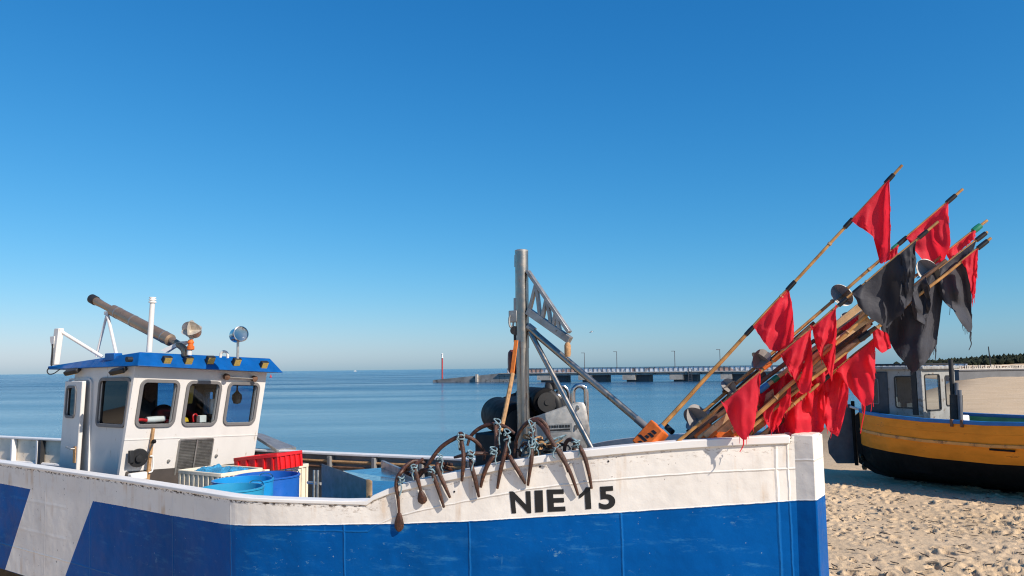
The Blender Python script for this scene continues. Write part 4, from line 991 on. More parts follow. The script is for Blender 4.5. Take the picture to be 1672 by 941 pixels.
# strap and rope from the pulley
bm = bmesh.new(); bar(bm, mp_(843, 556, 8.0), mp_(836, 612, 7.95), .04, .012); bput('strap', bm, M['straporange'], mast)
bm = bmesh.new(); tube(bm, [mp_(837, 610, 7.95), mp_(829, 652, 7.85), mp_(821, 690, 7.75), mp_(817, 704, 7.7)], .022, 8, 3); bput('rope_tail', bm, M['tan'], mast)
bm = bmesh.new(); lathe(bm, [(0, -.05), (.10, -.05), (.125, -.03), (.125, .03), (.10, .05), (0, .05)], mp_(838, 591, 8.35), (-.8, -.6, 0), 24); bput('sheave', bm, M['darkred'], mast)
# ---- net hauler on the foredeck
def cyl(p, q, r, prof=None, seg=32):
    ax = q - p; L = ax.length; k = r * .14
    return lathe(bmesh.new(), [(0, 0), (r - k, 0), (r - k * .3, k * .3), (r, k), (r, L - k), (r - k * .3, L - k * .3), (r - k, L), (0, L)], p, ax, seg)
d1 = cyl(LP(846, 690, 8.25), LP(812, 676, 9.25), .195)
nh = bput('net_hauler', d1, M['black'])
bput('hauler_roller', cyl(LP(893, 657, 8.25), LP(858, 652, 9.3), .145), M['black'], nh)
bm = bmesh.new(); lathe(bm, [(0, 0), (.10, 0), (.13, .012), (.13, .02), (0, .02)], LP(846, 690, 8.235), (LP(846, 690, 8.25) - LP(812, 676, 9.25)), 26); bput('roller_cap', bm, M['blackmatt'], nh)
bm = bmesh.new(); lathe(bm, [(0, 0), (.09, 0), (.10, .01), (.10, .018), (.03, .02), (.03, .03), (0, .03)], LP(893, 657, 8.235), (LP(893, 657, 8.25) - LP(858, 652, 9.3)), 26); bput('roller_cap', bm, M['blackmatt'], nh)
# belt over both rollers
pa, pb = [LP(815, 650, 9.2), LP(893, 634.5, 9.2)], [LP(833, 664, 8.3), LP(897, 637, 8.28)]
bm = prism(bmesh.new(), [LP(806, 655, 9.2), LP(850, 637, 9.25), LP(893, 632, 9.2), LP(900, 634, 8.4), LP(868, 648, 8.35), LP(838, 664, 8.3)], (0, 0, -.035)); bput('rubber_belt', bm, M['black'], nh, bevel=.01)
bm = prism(bmesh.new(), [LP(868, 650, 8.6), LP(898, 640, 8.6), LP(905, 690, 8.6), LP(868, 720, 8.6)], (.05, .25, 0)); bput('gear_housing', bm, M['blackmatt'], nh, bevel=.02)
bm = bmesh.new(); tube(bm, [LP(897, 630, 8.35), LP(898, 642, 8.3), LP(908, 652, 8.28), LP(912, 668, 8.28)], .05, 12, 4); bput('hydraulic_motor', bm, M['blackmatt'], nh)
bm = bmesh.new(); box(bm, LP(902, 630, 8.35), (.12, .1, .08)); bput('valve_block', bm, M['blackmatt'], nh, bevel=.01)
bm = bmesh.new(); tube(bm, [LP(904, 648, 8.26), LP(911, 646, 8.26), LP(916, 651, 8.26)], .018, 8, 4); bput('hose_end', bm, M['bright'], nh)
pl_ = [LP(x, y, 8.08) for x, y in ((862, 684), (940, 656.5), (948, 657.5), (952, 664), (958.5, 700), (958.5, 718), (948, 748), (862, 748))]
plate = prism(bmesh.new(), pl_, (.018, .03, 0)); bput('side_plate', plate, M['alu'], nh, bevel=.004)
bm = prism(bmesh.new(), [LP(x, y, 8.078) for x, y in ((893, 693.5), (934, 691), (934, 704), (893, 706))], (-.0, -.004, 0)); bput('maker_plate', bm, M['alu'], nh)
for k, (x0, x1) in enumerate(((896, 899), (900.5, 903), (904, 908), (909, 911.5), (913, 917), (918, 921), (922.5, 926), (927, 930.5))):
    bm = prism(bmesh.new(), [LP(x, y, 8.072) for x, y in ((x0, 695 - k * .15), (x1, 695 - k * .15), (x1, 699.2 - k * .15), (x0, 699.2 - k * .15))], (0, -.002, 0)); bput('plate_mark', bm, M['lettering'], nh, smooth=False)
bm = prism(bmesh.new(), [LP(x, y, 8.072) for x, y in ((896, 701.7), (931, 700), (931, 702.6), (896, 704.3))], (0, -.002, 0)); bput('plate_mark', bm, M['lettering'], nh, smooth=False)
for px, py in ((944, 666), (941, 698)):
    bm = bmesh.new(); lathe(bm, [(0, 0), (.02, 0), (.026, .006), (.026, .012), (0, .014)], LP(px, py, 8.075), (-.35, -.93, 0), 14); bput('plate_bolt', bm, M['bright'], nh)
bm = bmesh.new(); tube(bm, [LP(936, 664, 8.2), LP(935.5, 640, 8.2), LP(940, 632, 8.2), LP(947, 630, 8.2), LP(953.5, 633, 8.2), LP(957, 641, 8.2), LP(957.5, 705, 8.2)], .026, 14, 6); bput('guard_tube', bm, M['bright'], nh)
bm = bmesh.new(); tube(bm, [LP(912, 655, 8.6), LP(911, 640, 8.6), LP(916, 631, 8.6), LP(923, 633, 8.6), LP(929, 645, 8.6), LP(930, 680, 8.6)], .022, 12, 6); bput('guard_tube', bm, M['bright'], nh)
bm = bmesh.new(); a = LP(850, 715, 8.9); bx(bm, a.x - .3, a.x + .35, a.y - .45, a.y + .25, 1.6, 2.32); bput('hauler_base', bm, M['blackmatt'], nh, bevel=.02)
# ---- registration on the bow
CH = [('N', (832, 802.5), (866.5, 802), (868, 838), (836, 838.5)), ('I', (873, 801), (886.5, 800.5), (887.5, 836), (874.5, 837)), ('E', (893, 799.5), (921, 799), (924, 834.5), (895, 836)),
      ('1', (945, 796.5), (964, 795.5), (966, 831), (947, 832.5)), ('5', (977, 795), (1003, 793.5), (1006, 830.5), (979, 832.5))]
for ch, *cor in CH:
    if ch == '1':
        bm = bmesh.new(); bm.faces.new([bm.verts.new((x, y, 0)) for x, y in ((.50, 0), (1, 0), (1, 1), (.62, 1), (.45, .86), (.2, .74), (0, .68), (0, .50), (.25, .57), (.50, .68))])
        me = bpy.data.meshes.new('tmp'); bm.to_mesh(me); bm.free()
    cu = bpy.data.curves.new('lettering', 'FONT'); cu.body = ch; cu.offset = .035; cu.resolution_u = 6
    to = bpy.data.objects.new('tmp', cu); COL.objects.link(to); dg = bpy.context.evaluated_depsgraph_get()
    me = me if ch == '1' else bpy.data.meshes.new_from_object(to.evaluated_get(dg)); bpy.data.objects.remove(to)
    bm = bmesh.new(); bm.from_mesh(me); bmesh.ops.triangulate(bm, faces=bm.faces[:])
    bmesh.ops.subdivide_edges(bm, edges=[e for e in bm.edges if e.calc_length() > .15], cuts=2)
    xs = [v.co.x for v in bm.verts]; ys = [v.co.y for v in bm.verts]
    H_ = [hull_hit(*c, .0) for c in cor]
    for v in bm.verts:
        a = (v.co.x - min(xs)) / (max(xs) - min(xs)); b = (max(ys) - v.co.y) / (max(ys) - min(ys))
        u = (H_[0].x * (1 - a) + H_[1].x * a) * (1 - b) + (H_[3].x * (1 - a) + H_[2].x * a) * b
        z = (H_[0].z * (1 - a) + H_[1].z * a) * (1 - b) + (H_[3].z * (1 - a) + H_[2].z * a) * b
        v.co = (u, -(flare(u, z) + .004), z)
    bmesh.ops.recalc_face_normals(bm, faces=bm.faces[:])
    bput('registration_character', bm, M['lettering'], smooth=False)
for px, py in ((882, 762), (993.5, 753.5), (742, 803)):
    q = hull_hit(px, py, .001); bm = bmesh.new(); lathe(bm, [(0, -.004), (.008, -.004), (.009, .003), (0, .003)], q, (.2, -1, 0), 10); bput('drain_hole', bm, M['blackmatt'])
# ---- crates and barrels
def barrel(px, py, Y, r, zbot, mat, label):
    c = at(px, py, Y); z1 = c.z; b = V((c.x, c.y, zbot)); H = z1 - zbot
    t = thing('barrel', label, 'barrel', b, 0, 'open blue barrels amidships')
    bm = lathe(bmesh.new(), [(0, 0), (r * .94, 0), (r, .04), (r, H * .3), (r * 1.015, H * .32), (r, H * .34), (r, H - .02), (r * 1.03, H - .018), (r * 1.03, H), (r * .96, H), (r * .96, .03), (0, .03)], b, (0, 0, 1), 40)
    put('drum', bm, mat, t)
    bm = bmesh.new(); a = .9
    for s in (1,):
        p = [b + V((r * 1.0 * math.cos(a + q), r * 1.0 * math.sin(a + q), H + dz)) for q, dz in ((-.5, -.06), (-.35, .015), (0, .03), (.35, .015), (.5, -.06))]
        tube(bm, p, .007, 6, 4)
    put('handle', bm, M['bright'], t)
    return t
barrel(379, 795.5, 8.78, .325, 1.0, M['barrelpale'], 'pale blue barrel right behind the near rail, lowest of the three')
barrel(397, 783, 9.45, .335, 1.0, M['barrellight'], 'bright blue barrel between the pale barrel and the dark blue one')
barrel(437, 775.5, 10.2, .385, 1.0, M['barrelblue'], 'dark blue wide barrel below the red crate')
def crate(name, label, o, ex, ey, w, d, h, mat, slat=True, tilt=None, th=.03, n=9):
    """o = near front top corner (world), ex, ey horizontal unit vectors, open box with ribbed sides"""
    ez = V((0, 0, 1)) if tilt is None else ex.cross(ey).normalized() * (1 if ex.cross(ey).z > 0 else -1)
    t = thing(name, label, 'crate', o - ez * h)
    def pt(a, b, c): return o + ex * a + ey * b + ez * (c - h)
    def pb(bm, a0, a1, b0, b1, c0, c1):
        vs = [bm.verts.new(pt(a, b, c)) for a in (a0, a1) for b in (b0, b1) for c in (c0, c1)]
        for f in ((0, 1, 3, 2), (4, 6, 7, 5), (0, 4, 5, 1), (2, 3, 7, 6), (0, 2, 6, 4), (1, 5, 7, 3)): bm.faces.new([vs[i] for i in f])
        bmesh.ops.recalc_face_normals(bm, faces=bm.faces[:]); return bm
    bm = bmesh.new()
    put('base', pb(bm, 0, w, 0, d, 0, .03), mat, t)
    for a0, a1, b0, b1 in ((0, w, 0, th * .6), (0, w, d - th * .6, d), (0, th * .6, th * .6, d - th * .6), (w - th * .6, w, th * .6, d - th * .6)):
        put('side', pb(bmesh.new(), a0, a1, b0, b1, .031, h - .045), mat, t)
    bm = bmesh.new(); e = .02
    P = lambda a, b, off: pt(a, b, h - .045 + off)
    ring_frame(bm, lambda a, b, off: pt(a, b, h - .045 + off), th * .7, w - th * .7, th * .7, d - th * .7, th * .7 + e, .012, 0, .045, k=2)
    put('rim', bm, mat, t, bevel=.004)
    for k in range(n):
        a = w * (k + .5) / n
        put('rib', pb(bmesh.new(), a - .014, a + .014, -e, -.0005, .0, h - .046), mat, t)
        b = d * (k + .5) / n
        put('rib', pb(bmesh.new(), -e, -.0005, b - .012, b + .012, .0, h - .046), mat, t)
    return t, pt
AX = V((math.cos(BAX), math.sin(BAX), 0)); AY = V((-math.sin(BAX), math.cos(BAX), 0))
o1 = at(361, 773.5, 10.4)
t1, ptc = crate('crate', 'ribbed cream crate filled with blue netting, in front of the louvre', o1, -AX, AY, .86, .66, .62, M['cream'])
o2 = o1 + AY * .71 + V((0, 0, -.03))
crate('crate', 'ribbed cream crate under the red one, behind the dark blue barrel', o2, -AX, AY, .84, .78, .62, M['cream'])
# the net heaped in the first crate
bm = bmesh.new(); nn = 26; gv = {}
for i in range(nn + 1):
    for j in range(nn + 1):
        a, b = .03 + .80 * i / nn, .03 + .60 * j / nn
        e = min(i, nn - i, j, nn - j) / nn
        gv[i, j] = bm.verts.new(ptc(a, b, .50 + min(.10, e * .6) + .05 * mnoise.noise(V((a * 9, b * 9, 3))) + .03 * mnoise.noise(V((a * 30, b * 30, 7)))))
for i in range(nn):
    for j in range(nn): bm.faces.new((gv[i, j], gv[i + 1, j], gv[i + 1, j + 1], gv[i, j + 1]))
nt_ = put('fishing_net', bm, M['netblue']); clean(nt_, 'blue fishing net heaped in the cream crate', 'net')
so_ = nt_.modifiers.new('solid', 'SOLIDIFY'); so_.thickness = .02
# red crate leaning on both
o3 = at(452, 741, 11.0)
tx = (-AX * .97 + V((0, 0, -.11)) - AY * .10).normalized(); ty = (AY + V((0, 0, .0)) - AX * .10).normalized(); ty = (ty - tx * ty.dot(tx)).normalized()
crate('crate', 'red shallow crate tilted on top of the cream crates', o3, tx, ty, .78, .50, .215, M['redplastic'], tilt=1, n=5)
# ---- anchors hung over the bow rail: (pixel x, pixel y, metres outboard of the hull side)
def hp(x, y, o): return BM @ hull_hit(x, y, o * .55 if o > .03 else o)
def anchor(label, arms, shank=None, ropes=(), spade=None, r=.0185):
    p0 = hp(*arms[0][len(arms[0]) // 2])
    t = thing('anchor', label, 'anchor', p0, 0, 'rusty anchors hung over the bow rail')
    for a in arms:
        pts = [hp(*q) for q in a]
        bm = tube(bmesh.new(), pts, [r * .62, r, r * 1.08, r * 1.0, r * .8], 10, 6); put('arm', bm, M['rust'], t)
    if shank:
        bm = tube(bmesh.new(), [hp(*q) for q in shank], [r * 1.1, r * .95], 10, 4); put('shank', bm, M['rust'], t)
    for s in (spade or ()):
        a, b = hp(*s[0]), hp(*s[1]); d = b - a; n = V((-.17, -.98, 0)); s_ = d.cross(n).normalized()
        L = d.length; prof = [(0, .020), (.25, .034), (.55, .046), (.8, .044), (1, .018)]
        bm = bmesh.new(); rows = []
        for f, wd in prof: rows.append([bm.verts.new(a + d * f + s_ * wd * k_ + n * h_) for k_, h_ in ((-1, 0), (-.4, .014), (.4, .014), (1, 0), (.4, -.012), (-.4, -.012))])
        for p, q in zip(rows, rows[1:]):
            for j in range(6): bm.faces.new((p[j], p[(j + 1) % 6], q[(j + 1) % 6], q[j]))
        bm.faces.new(rows[0][::-1]); bm.faces.new(rows[-1]); bmesh.ops.recalc_face_normals(bm, faces=bm.faces[:])
        put('fluke', bm, M['rust'], t, bevel=.003)
    for (x, y, o, kk) in ropes:   # a few turns of rope round the crown and a loose end
        c = hp(x, y, o); rg = random.Random(int(x * 7 + y)); bm = bmesh.new(); pts = []
        for i in range(20):
            an = i * .8; pts.append(c + V((math.cos(an) * (.029 + rg.uniform(-.004, .008)), math.sin(an) * .033, (i / 20 - .5) * .075 * kk + rg.uniform(-.01, .01))) )
        sx_ = rg.uniform(-.03, .03)
        for i in range(6): pts.append(c + V((sx_ + rg.uniform(-.012, .012), -.035, .0 - i * .022 * kk)))
        tube(bm, pts, .0065, 6, 3); put('rope_binding', bm, M['rope'], t)
    return t
anchor('rusty anchor with a spade fluke hanging lowest, its tip on the blue paint', [[(652, 842, .045), (650, 815, .06), (647, 793, .07), (650, 778, .04), (656, 770, 0), (664, 760, -.10), (678, 753, -.18), (693, 757, -.22), (700, 768, -.25)]], [(656, 768, -.02), (672, 776, -.3)], [(655, 783, .04, 1.3)], [((652, 838, .045), (651.5, 868, .04))])
anchor('rusty anchor with a rounded short fluke next to the lowest hanging one', [[(688, 806, .05), (684, 790, .07), (680, 775, .07), (677, 766, .02), (680, 758, -.08), (690, 750, -.2)]], [(678, 764, -.02), (655, 770, -.12)], [(676, 765, .02, .9)], [((687, 802, .05), (691, 823, .045))])
anchor('rusty anchor whose bare spike hangs third from the left of the row', [[(725, 829, .045), (717, 803, .065), (709, 780, .07), (704, 770, .03), (690, 768, -.06), (676, 780, -.1)]], [(705, 768, 0), (715, 768, -.3)], [(705, 768, .02, .8)])
anchor('rusty anchor with a leaning spike tied by a big blue knot below the large arc', [[(735, 813, .045), (727, 795, .065), (717, 772, .07), (714, 760, .03), (724, 757, -.1), (738, 759, -.2)]], [(714, 758, .0), (738, 768, -.3)], [(718, 751, -.03, 1.5)])
anchor('rusty anchor with the wide arc over the left part of the row', [[(668, 795, -.05), (690, 772, -.04), (706, 748, -.04), (722, 729, -.05), (745, 715, -.06), (762, 713, -.08), (778, 722, -.12), (790, 738, -.18), (790, 752, -.2)], [(754, 786, .05), (756, 765, .06), (757, 745, .03), (755, 728, -.02), (752, 712, -.05)]], [(752, 706, -.06), (752, 735, -.1)], [(753, 713, -.04, .9)])
anchor('rusty anchor with a flat crossbar and a pale blue binding, spike in mid row', [[(782, 812, .045), (777, 788, .065), (771, 765, .07), (768, 748, .02)], [(742, 747, -.12), (770, 741, -.02), (798, 741, -.10)]], [(769, 740, .0), (769, 760, -.2)], [(769, 744, .02, 1.2)])
anchor('rusty anchor with a hooked arm bending left, below the tan rope', [[(785, 796, .045), (789, 778, .065), (797, 758, .065), (806, 746, .02), (816, 738, -.08)]], [(812, 742, -.04), (809, 695, -.1)], [(806, 738, .0, 1.0)])
anchor('rusty anchor standing in a tuft of pale rope left of the mast, straight spike', [[(812, 798, .045), (817, 770, .065), (823, 745, .06), (828, 722, 0), (829, 712, -.05)], [(858, 790, .045), (848, 772, .065), (836, 752, .06), (829, 740, 0)]], [(829, 716, -.03), (826, 752, -.25)], [(828, 712, -.01, 1.6)])
anchor('rusty anchor with a half round arc just left of the steel mast', [[(763, 728, -.32), (769, 712, -.34), (784, 699, -.34), (802, 693, -.34), (815, 694, -.34), (828, 699, -.34), (840, 708, -.34)]], [(811, 690, -.33), (809, 752, -.2)], [(812, 696, -.30, 1.8)])
anchor('rusty anchor with a double bend hanging straight below the mast', [[(862, 793, .045), (865, 770, .065), (868, 748, .06), (867, 731, .0), (858, 725, -.08), (850, 733, -.12), (849, 745, -.14)]], [(867, 730, -.02), (872, 700, -.2)], [(868, 728, 0, .9)])
anchor('rusty anchor with the longest arm, sweeping down to the letter E', [[(944, 809, .045), (938, 790, .065), (928, 765, .08), (912, 738, .08), (897, 714, .02), (883, 694, -.06), (870, 687, -.1), (856, 695, -.12), (844, 715, -.12), (840, 747, -.12)]], [(868, 688, -.1), (869, 750, -.06)], [(868, 700, -.05, 2.0), (872, 722, -.05, 1.2)])
tg = thing('rope_tangle', 'tangle of tan and blue rope piled on the rail at the foot of the mast', 'rope', hp(880, 738, -.12))
for k_, (mt, n_) in enumerate((('tan', 60), ('rope', 46), ('tape', 36))):
    rg = random.Random(60 + k_); c0 = hp(882, 735, -.16); pts = [c0 + V((rg.gauss(0, .085), rg.gauss(0, .05), .03 + rg.gauss(0, .045))) for _ in range(n_)]
    put('rope', tube(bmesh.new(), pts, .010, 6, 3), M[mt], tg)
anchor('rusty anchor lying half behind the mast with a short spike on the rail', [[(928, 771, .045), (922, 752, .065), (913, 736, .05), (906, 729, 0), (900, 720, -.08)], [(868, 684, -.3), (883, 686, -.3), (893, 698, -.3), (897, 714, -.3)]], [(906, 728, 0), (880, 735, -.3)], [(908, 731, .02, .8)])
anchor('rusty anchor at the right end of the row, above the number', [[(966, 798, .045), (962, 775, .065), (955, 748, .07), (947, 731, .03), (938, 722, -.03), (930, 718, -.08), (923, 726, -.1), (921, 748, -.12)]], [(940, 722, -.02), (935, 745, -.2)], [(940, 724, .01, 1.0)])
# ------------------------------------------------------------------ marker poles (flag buoys) stowed over the bow
def lerp(a, b, f): return a + (b - a) * f
def poly_at(pts, f):
    L = [0]
    for p, q in zip(pts, pts[1:]): L.append(L[-1] + math.hypot(q[0] - p[0], q[1] - p[1]))
    s = f * L[-1]
    for i in range(len(pts) - 1):
        if s <= L[i + 1] or i == len(pts) - 2:
            k = (s - L[i]) / max(1e-9, L[i + 1] - L[i]); return (lerp(pts[i][0], pts[i + 1][0], k), lerp(pts[i][1], pts[i + 1][1], k))
class Pole:
    def __init__(s, label, top, bot, r=.015, mat='bamboo', r2=None):
        s.a, s.b = top, bot
        s.t = thing('marker_pole', label, 'flag pole', at(*bot), 0, 'flag marker poles stowed over the bow')
        rg = random.Random(int(top[0] * 13 + top[1]))
        n = 11; pts = []
        for i in range(n + 1):
            p = s.w(i / n); pts.append(p + V((rg.uniform(-1, 1), 0, rg.uniform(-1, 1))) * (.004 if 0 < i < n else 0))
        put('pole', tube(bmesh.new(), pts, [r * .85, r, r2 or r * 1.15], 9, 3), M[mat], s.t)
        if mat == 'bamboo':
            for k in range(3):
                f = rg.uniform(.08, .9); put('bamboo_node', tube(bmesh.new(), [s.w(f), s.w(f + .006)], r * 1.32, 9), M['wood'], s.t)
        s.r = r
    def px(s, f): return (lerp(s.a[0], s.b[0], f), lerp(s.a[1], s.b[1], f))
    def Y(s, f): return 1 / lerp(1 / s.a[2], 1 / s.b[2], f)
    def w(s, f): x, y = s.px(f); return at(x, y, s.Y(f))
    def f(s, x, y=None):
        dx, dy = s.b[0] - s.a[0], s.b[1] - s.a[1]
        if y is None: return (x - s.a[0]) / dx
        return ((x - s.a[0]) * dx + (y - s.a[1]) * dy) / (dx * dx + dy * dy)
    def band(s, x, y=None, mat='tape', L=.05, k=1.5):
        f = s.f(x, y); p = s.w(f); d = (s.w(f + .01) - p).normalized()
        put('tape_band', tube(bmesh.new(), [p - d * L, p, p + d * L], [s.r * k * .92, s.r * k, s.r * k * .95], 10, 3), M[mat], s.t)
    def reflector(s, x, y, rpx, rot=(.5, .4), half=False):
        f = s.f(x, y); Y = s.Y(f) - .02; c = at(x, y, Y); r = rpx * Y / F
        d = (s.w(0) - s.w(1)).normalized(); e = d.orthogonal().normalized(); g = d.cross(e)
        Q = Matrix((e, g, d)).transposed() @ Matrix.Rotation(rot[0], 3, 'Z') @ Matrix.Rotation(rot[1], 3, 'X')
        bm = bmesh.new()
        for ax in (V((1, 0, 0)), V((0, 1, 0)), V((0, 0, 1))): lathe(bm, [(0, 0), (r, 0)], c, Q @ ax, 28)
        put('radar_reflector', bm, M['reflector'], s.t)
    def float_(s, x0, y0, x1, y1, wd, th, mat='foam', marks=False, roll=.5):
        a, b = at(x0, y0, s.Y(s.f(x0, y0))), at(x1, y1, s.Y(s.f(x1, y1))); d = (b - a); L = d.length; d.normalize()
        v = V((0, -1, 0)); e = (v - d * v.dot(d)).normalized(); g = d.cross(e); q = Quaternion(d, roll); e.rotate(q); g.rotate(q)
        bm = bmesh.new(); prism(bm, [a + e * th / 2 + g * wd / 2, a - e * th / 2 + g * wd / 2, a - e * th / 2 - g * wd / 2, a + e * th / 2 - g * wd / 2], d * L)
        o = put('float_block', bm, M[mat], s.t, bevel=.012)
        if marks:
            rg = random.Random(4)
            for k in range(5):
                f = .25 + .14 * k; c = a + d * L * f + e * (th / 2 + .002); w2 = rg.uniform(.02, .06)
                h = rg.uniform(-.2, .2) * wd
                prm = prism(bmesh.new(), [c + d * .012 + g * (h + w2), c - d * .012 + g * (h + w2 * .6), c - d * .016 + g * (h - w2), c + d * .01 + g * (h - w2 * .8)], e * -.003); put('float_mark', prm, M['tape'], s.t)
    def plank(s, x0, y0, x1, y1, wd, th, mat='darkwood', dY=0.0):
        a, b = at(x0, y0, s.Y(s.f(x0, y0)) + dY), at(x1, y1, s.Y(s.f(x1, y1)) + dY); d = b - a
        e = d.cross(V((0, 1, 0))).normalized(); n = V((0, 1, 0))
        put('batten', prism(bmesh.new(), [a + e * wd / 2 - n * th / 2, a - e * wd / 2 - n * th / 2, a - e * wd / 2 + n * th / 2, a + e * wd / 2 + n * th / 2], d), M[mat], s.t, bevel=.004)
    def flag(s, A, B, edge, dY=-.02, mat='flagred', seed=1, amp=.045, tear=1.2, tail=None, ns=30, nt=26):
        rg = random.Random(seed); free = [A] + list(edge) + [B]
        fa, fb_ = s.f(*A), s.f(*B); bm = bmesh.new(); g = {}; ph = rg.uniform(0, 6); ph2 = rg.uniform(0, 6)
        wdt = max(30., max(p[0] for p in free) - min(p[0] for p in free))
        for i in range(ns + 1):
            f = i / ns; pf = lerp(fa, fb_, f); T = s.px(pf)
            Bt = poly_at(free, .02 + .96 * f) if 0 < i < ns else (A if i == 0 else B)
            jx = mnoise.noise(V((f * 14, seed, 0))) * tear; jy = mnoise.noise(V((f * 19, seed, 5))) * tear * 1.3
            for j in range(nt + 1):
                t = j / nt; x, y = lerp(T[0], Bt[0] + jx, t), lerp(T[1], Bt[1] + jy, t)
                env = 1.2 * min(1, t * 2.2) * min(1, math.sin(math.pi * min(1, max(0, f))) * 2.2 + .15)
                u_ = (x + .35 * (y - T[1]) * math.sin(seed)) / wdt
                d = amp * env * (math.sin(u_ * 8 + ph) + .35 * math.sin(u_ * 19 + ph2 + t * 1.4) + 1.1 * mnoise.noise(V((u_ * 3, y / wdt * 2.2, seed))))
                g[i, j] = bm.verts.new(at(x, y, s.Y(pf) + dY + d))
        for i in range(ns):
            for j in range(nt):
                bm.faces.new((g[i, j], g[i + 1, j], g[i + 1, j + 1], g[i, j + 1]))
        bmesh.ops.remove_doubles(bm, verts=bm.verts[:], dist=.0004)
        o = put('flag', bm, M[mat], s.t, angle=80)
        if ns >= 30 and abs(fa - fb_) > .05:
            tm = bmesh.new()
            for q in range(9):
                f = rg.uniform(.25, .9); x, y = poly_at(free, f); Y = s.Y(lerp(fa, fb_, f)) + dY
                L = rg.uniform(3, 13); dx = rg.uniform(-2, 2)
                tube(tm, [at(x, y - 1, Y), at(x + dx * .4, y + L * .5, Y + .004), at(x + dx, y + L, Y)], [.0028, .0016], 4, 2)
            put('frayed_threads', tm, M[mat], s.t)
        if tail:
            pts = [at(x, y, s.Y(lerp(fa, fb_, .5)) + dY + rg.uniform(-.01, .01)) for x, y in tail]
            put('loose_thread', tube(bmesh.new(), pts, [.006, .003], 6, 5), M[mat], s.t)
        return o
P = Pole('longest bamboo pole at the left, steepest, flying two red flags', (1473, 270, 6.75), (1077, 700, 7.15), .014, r2=.021)
for x, y in ((1452, 292), (1388, 367), (1293, 468), (1225, 541)): P.band(x, y)
P.flag((1393, 363), (1452, 294), [(1408, 374), (1424, 384), (1433, 396), (1438, 410), (1437, 433), (1443, 429), (1453, 416), (1454, 370), (1453.5, 330)], seed=3, amp=.04)
P.flag((1233, 537), (1289, 476), [(1245, 556), (1257, 571), (1269, 575), (1285, 566), (1296, 558), (1296, 520), (1292, 490)], seed=8, amp=.05)
P.float_(1078, 698, 1046, 733, .17, .13, marks=True, roll=.75); P.band(1079, 697, 'bluetape', .022, 1.9)
P = Pole('bamboo pole with a red flag near its thin bare tip, second steepest', (1572, 309, 6.95), (1128, 691, 7.3), .014)
for x, y in ((1553, 325), (1474, 394)): P.band(x, y)
P.band(1462, 404, 'green', .03)
P.flag((1480, 389), (1548, 328), [(1490, 404), (1506, 424), (1522, 438), (1534, 440), (1540, 430), (1552, 400), (1549, 360)], seed=5, amp=.05, tail=[(1533, 438), (1541, 452), (1538, 462), (1533, 470)])
P.flag((1438, 427), (1468, 401), [(1446, 428), (1462, 420)], seed=6, amp=.02)
P.reflector(1375, 482, 20, (.5, .5)); P.reflector(1243, 588, 18, (1.1, .3)); P.reflector(1190, 632, 14, (.2, .9)); P.reflector(1139, 684, 24, (.9, .75))
P.plank(1330, 527, 1122, 706, .035, .02, 'darkwood', .06)
P = Pole('thin pole with a black flag on top and three red flags along it', (1532, 362, 6.5), (1090, 735, 6.95), .0125)
for x, y in ((1508, 384), (1400, 472), (1375, 492)): P.band(x, y, L=.045)
P.band(1270, 580, 'foam', .06, 1.7); P.band(1252, 596, 'foam', .04, 1.5)
P.flag((1392, 481), (1494, 395), [(1400, 498), (1422, 521), (1450, 537), (1460, 521), (1474, 513), (1480, 499), (1489, 494), (1495, 440)], mat='flagblack', seed=12, amp=.05, tear=3)
P.flag((1470, 416), (1496, 394), [(1472, 450), (1470, 485), (1478, 505), (1483, 470), (1493, 430)], dY=-.07, mat='flagblack', seed=31, amp=.02, tear=2)
P.flag((1271, 575), (1323, 531), [(1285, 600), (1298, 622), (1309, 644), (1324, 639), (1327, 600), (1325, 560)], dY=-.07, seed=14, amp=.05)
P.flag((1325, 530), (1364, 497), [(1328, 548), (1335, 572), (1348, 598), (1358, 620), (1363, 590), (1366, 540)], dY=-.03, seed=15, amp=.045)
P.flag((1176, 653), (1240, 602), [(1185, 670), (1194, 692), (1205, 712), (1215, 720), (1221, 714), (1232, 695), (1237, 660), (1242, 620)], dY=-.12, seed=16, amp=.035, tail=[(1214, 717), (1214, 726), (1211, 733), (1208, 738)])
P = Pole('bamboo pole with green tape below its tip and a narrow red flag', (1612, 360, 7.0), (1165, 706, 7.15), .014)
P.band(1595, 373, 'green', .04, 2.0)
P.flag((1545, 414), (1594, 375), [(1549, 425), (1570, 408), (1590, 391)], seed=17, amp=.025)
P.reflector(1331, 588, 19, (.8, .2)); P.reflector(1386, 524, 15, (.4, .7))
P.float_(1165, 700, 1133, 729, .14, .13, roll=.5); P.plank(1345, 574, 1180, 700, .03, .02, 'wood', -.06)
P = Pole('bamboo pole whose tip is second from the right, with a torn black flag', (1612, 379, 6.8), (1185, 708, 7.0), .014)
P.band(1602, 387)
P.flag((1534, 440), (1594, 394), [(1528, 478), (1542, 495), (1558, 507), (1566, 524), (1584, 547), (1588, 540), (1586, 490), (1583, 440)], mat='flagblack', seed=18, amp=.05, tear=3, tail=[(1585, 542), (1584, 552), (1586, 562), (1582, 572)])
P.reflector(1515, 442, 21, (.6, .4)); P.float_(1204, 694, 1165, 724, .15, .12, roll=.55)
P.band(1195, 700, 'bluetape', .10, 1.2)
P = Pole('bamboo pole with the rightmost tip, a slim red flag under its black tape', (1618, 389, 6.65), (1205, 715, 6.9), .014)
P.band(1605, 400)
P.flag((1570, 427), (1597, 407), [(1578, 440), (1585, 470), (1588, 494), (1592, 480), (1596, 440)], seed=19, amp=.03)
P.plank(1420, 530, 1228, 690, .04, .025, 'darkwood', .05)
P = Pole('pale knotted bamboo pole low in the bundle, between the large red flags', (1418, 512, 6.62), (1206, 705, 6.85), .017)
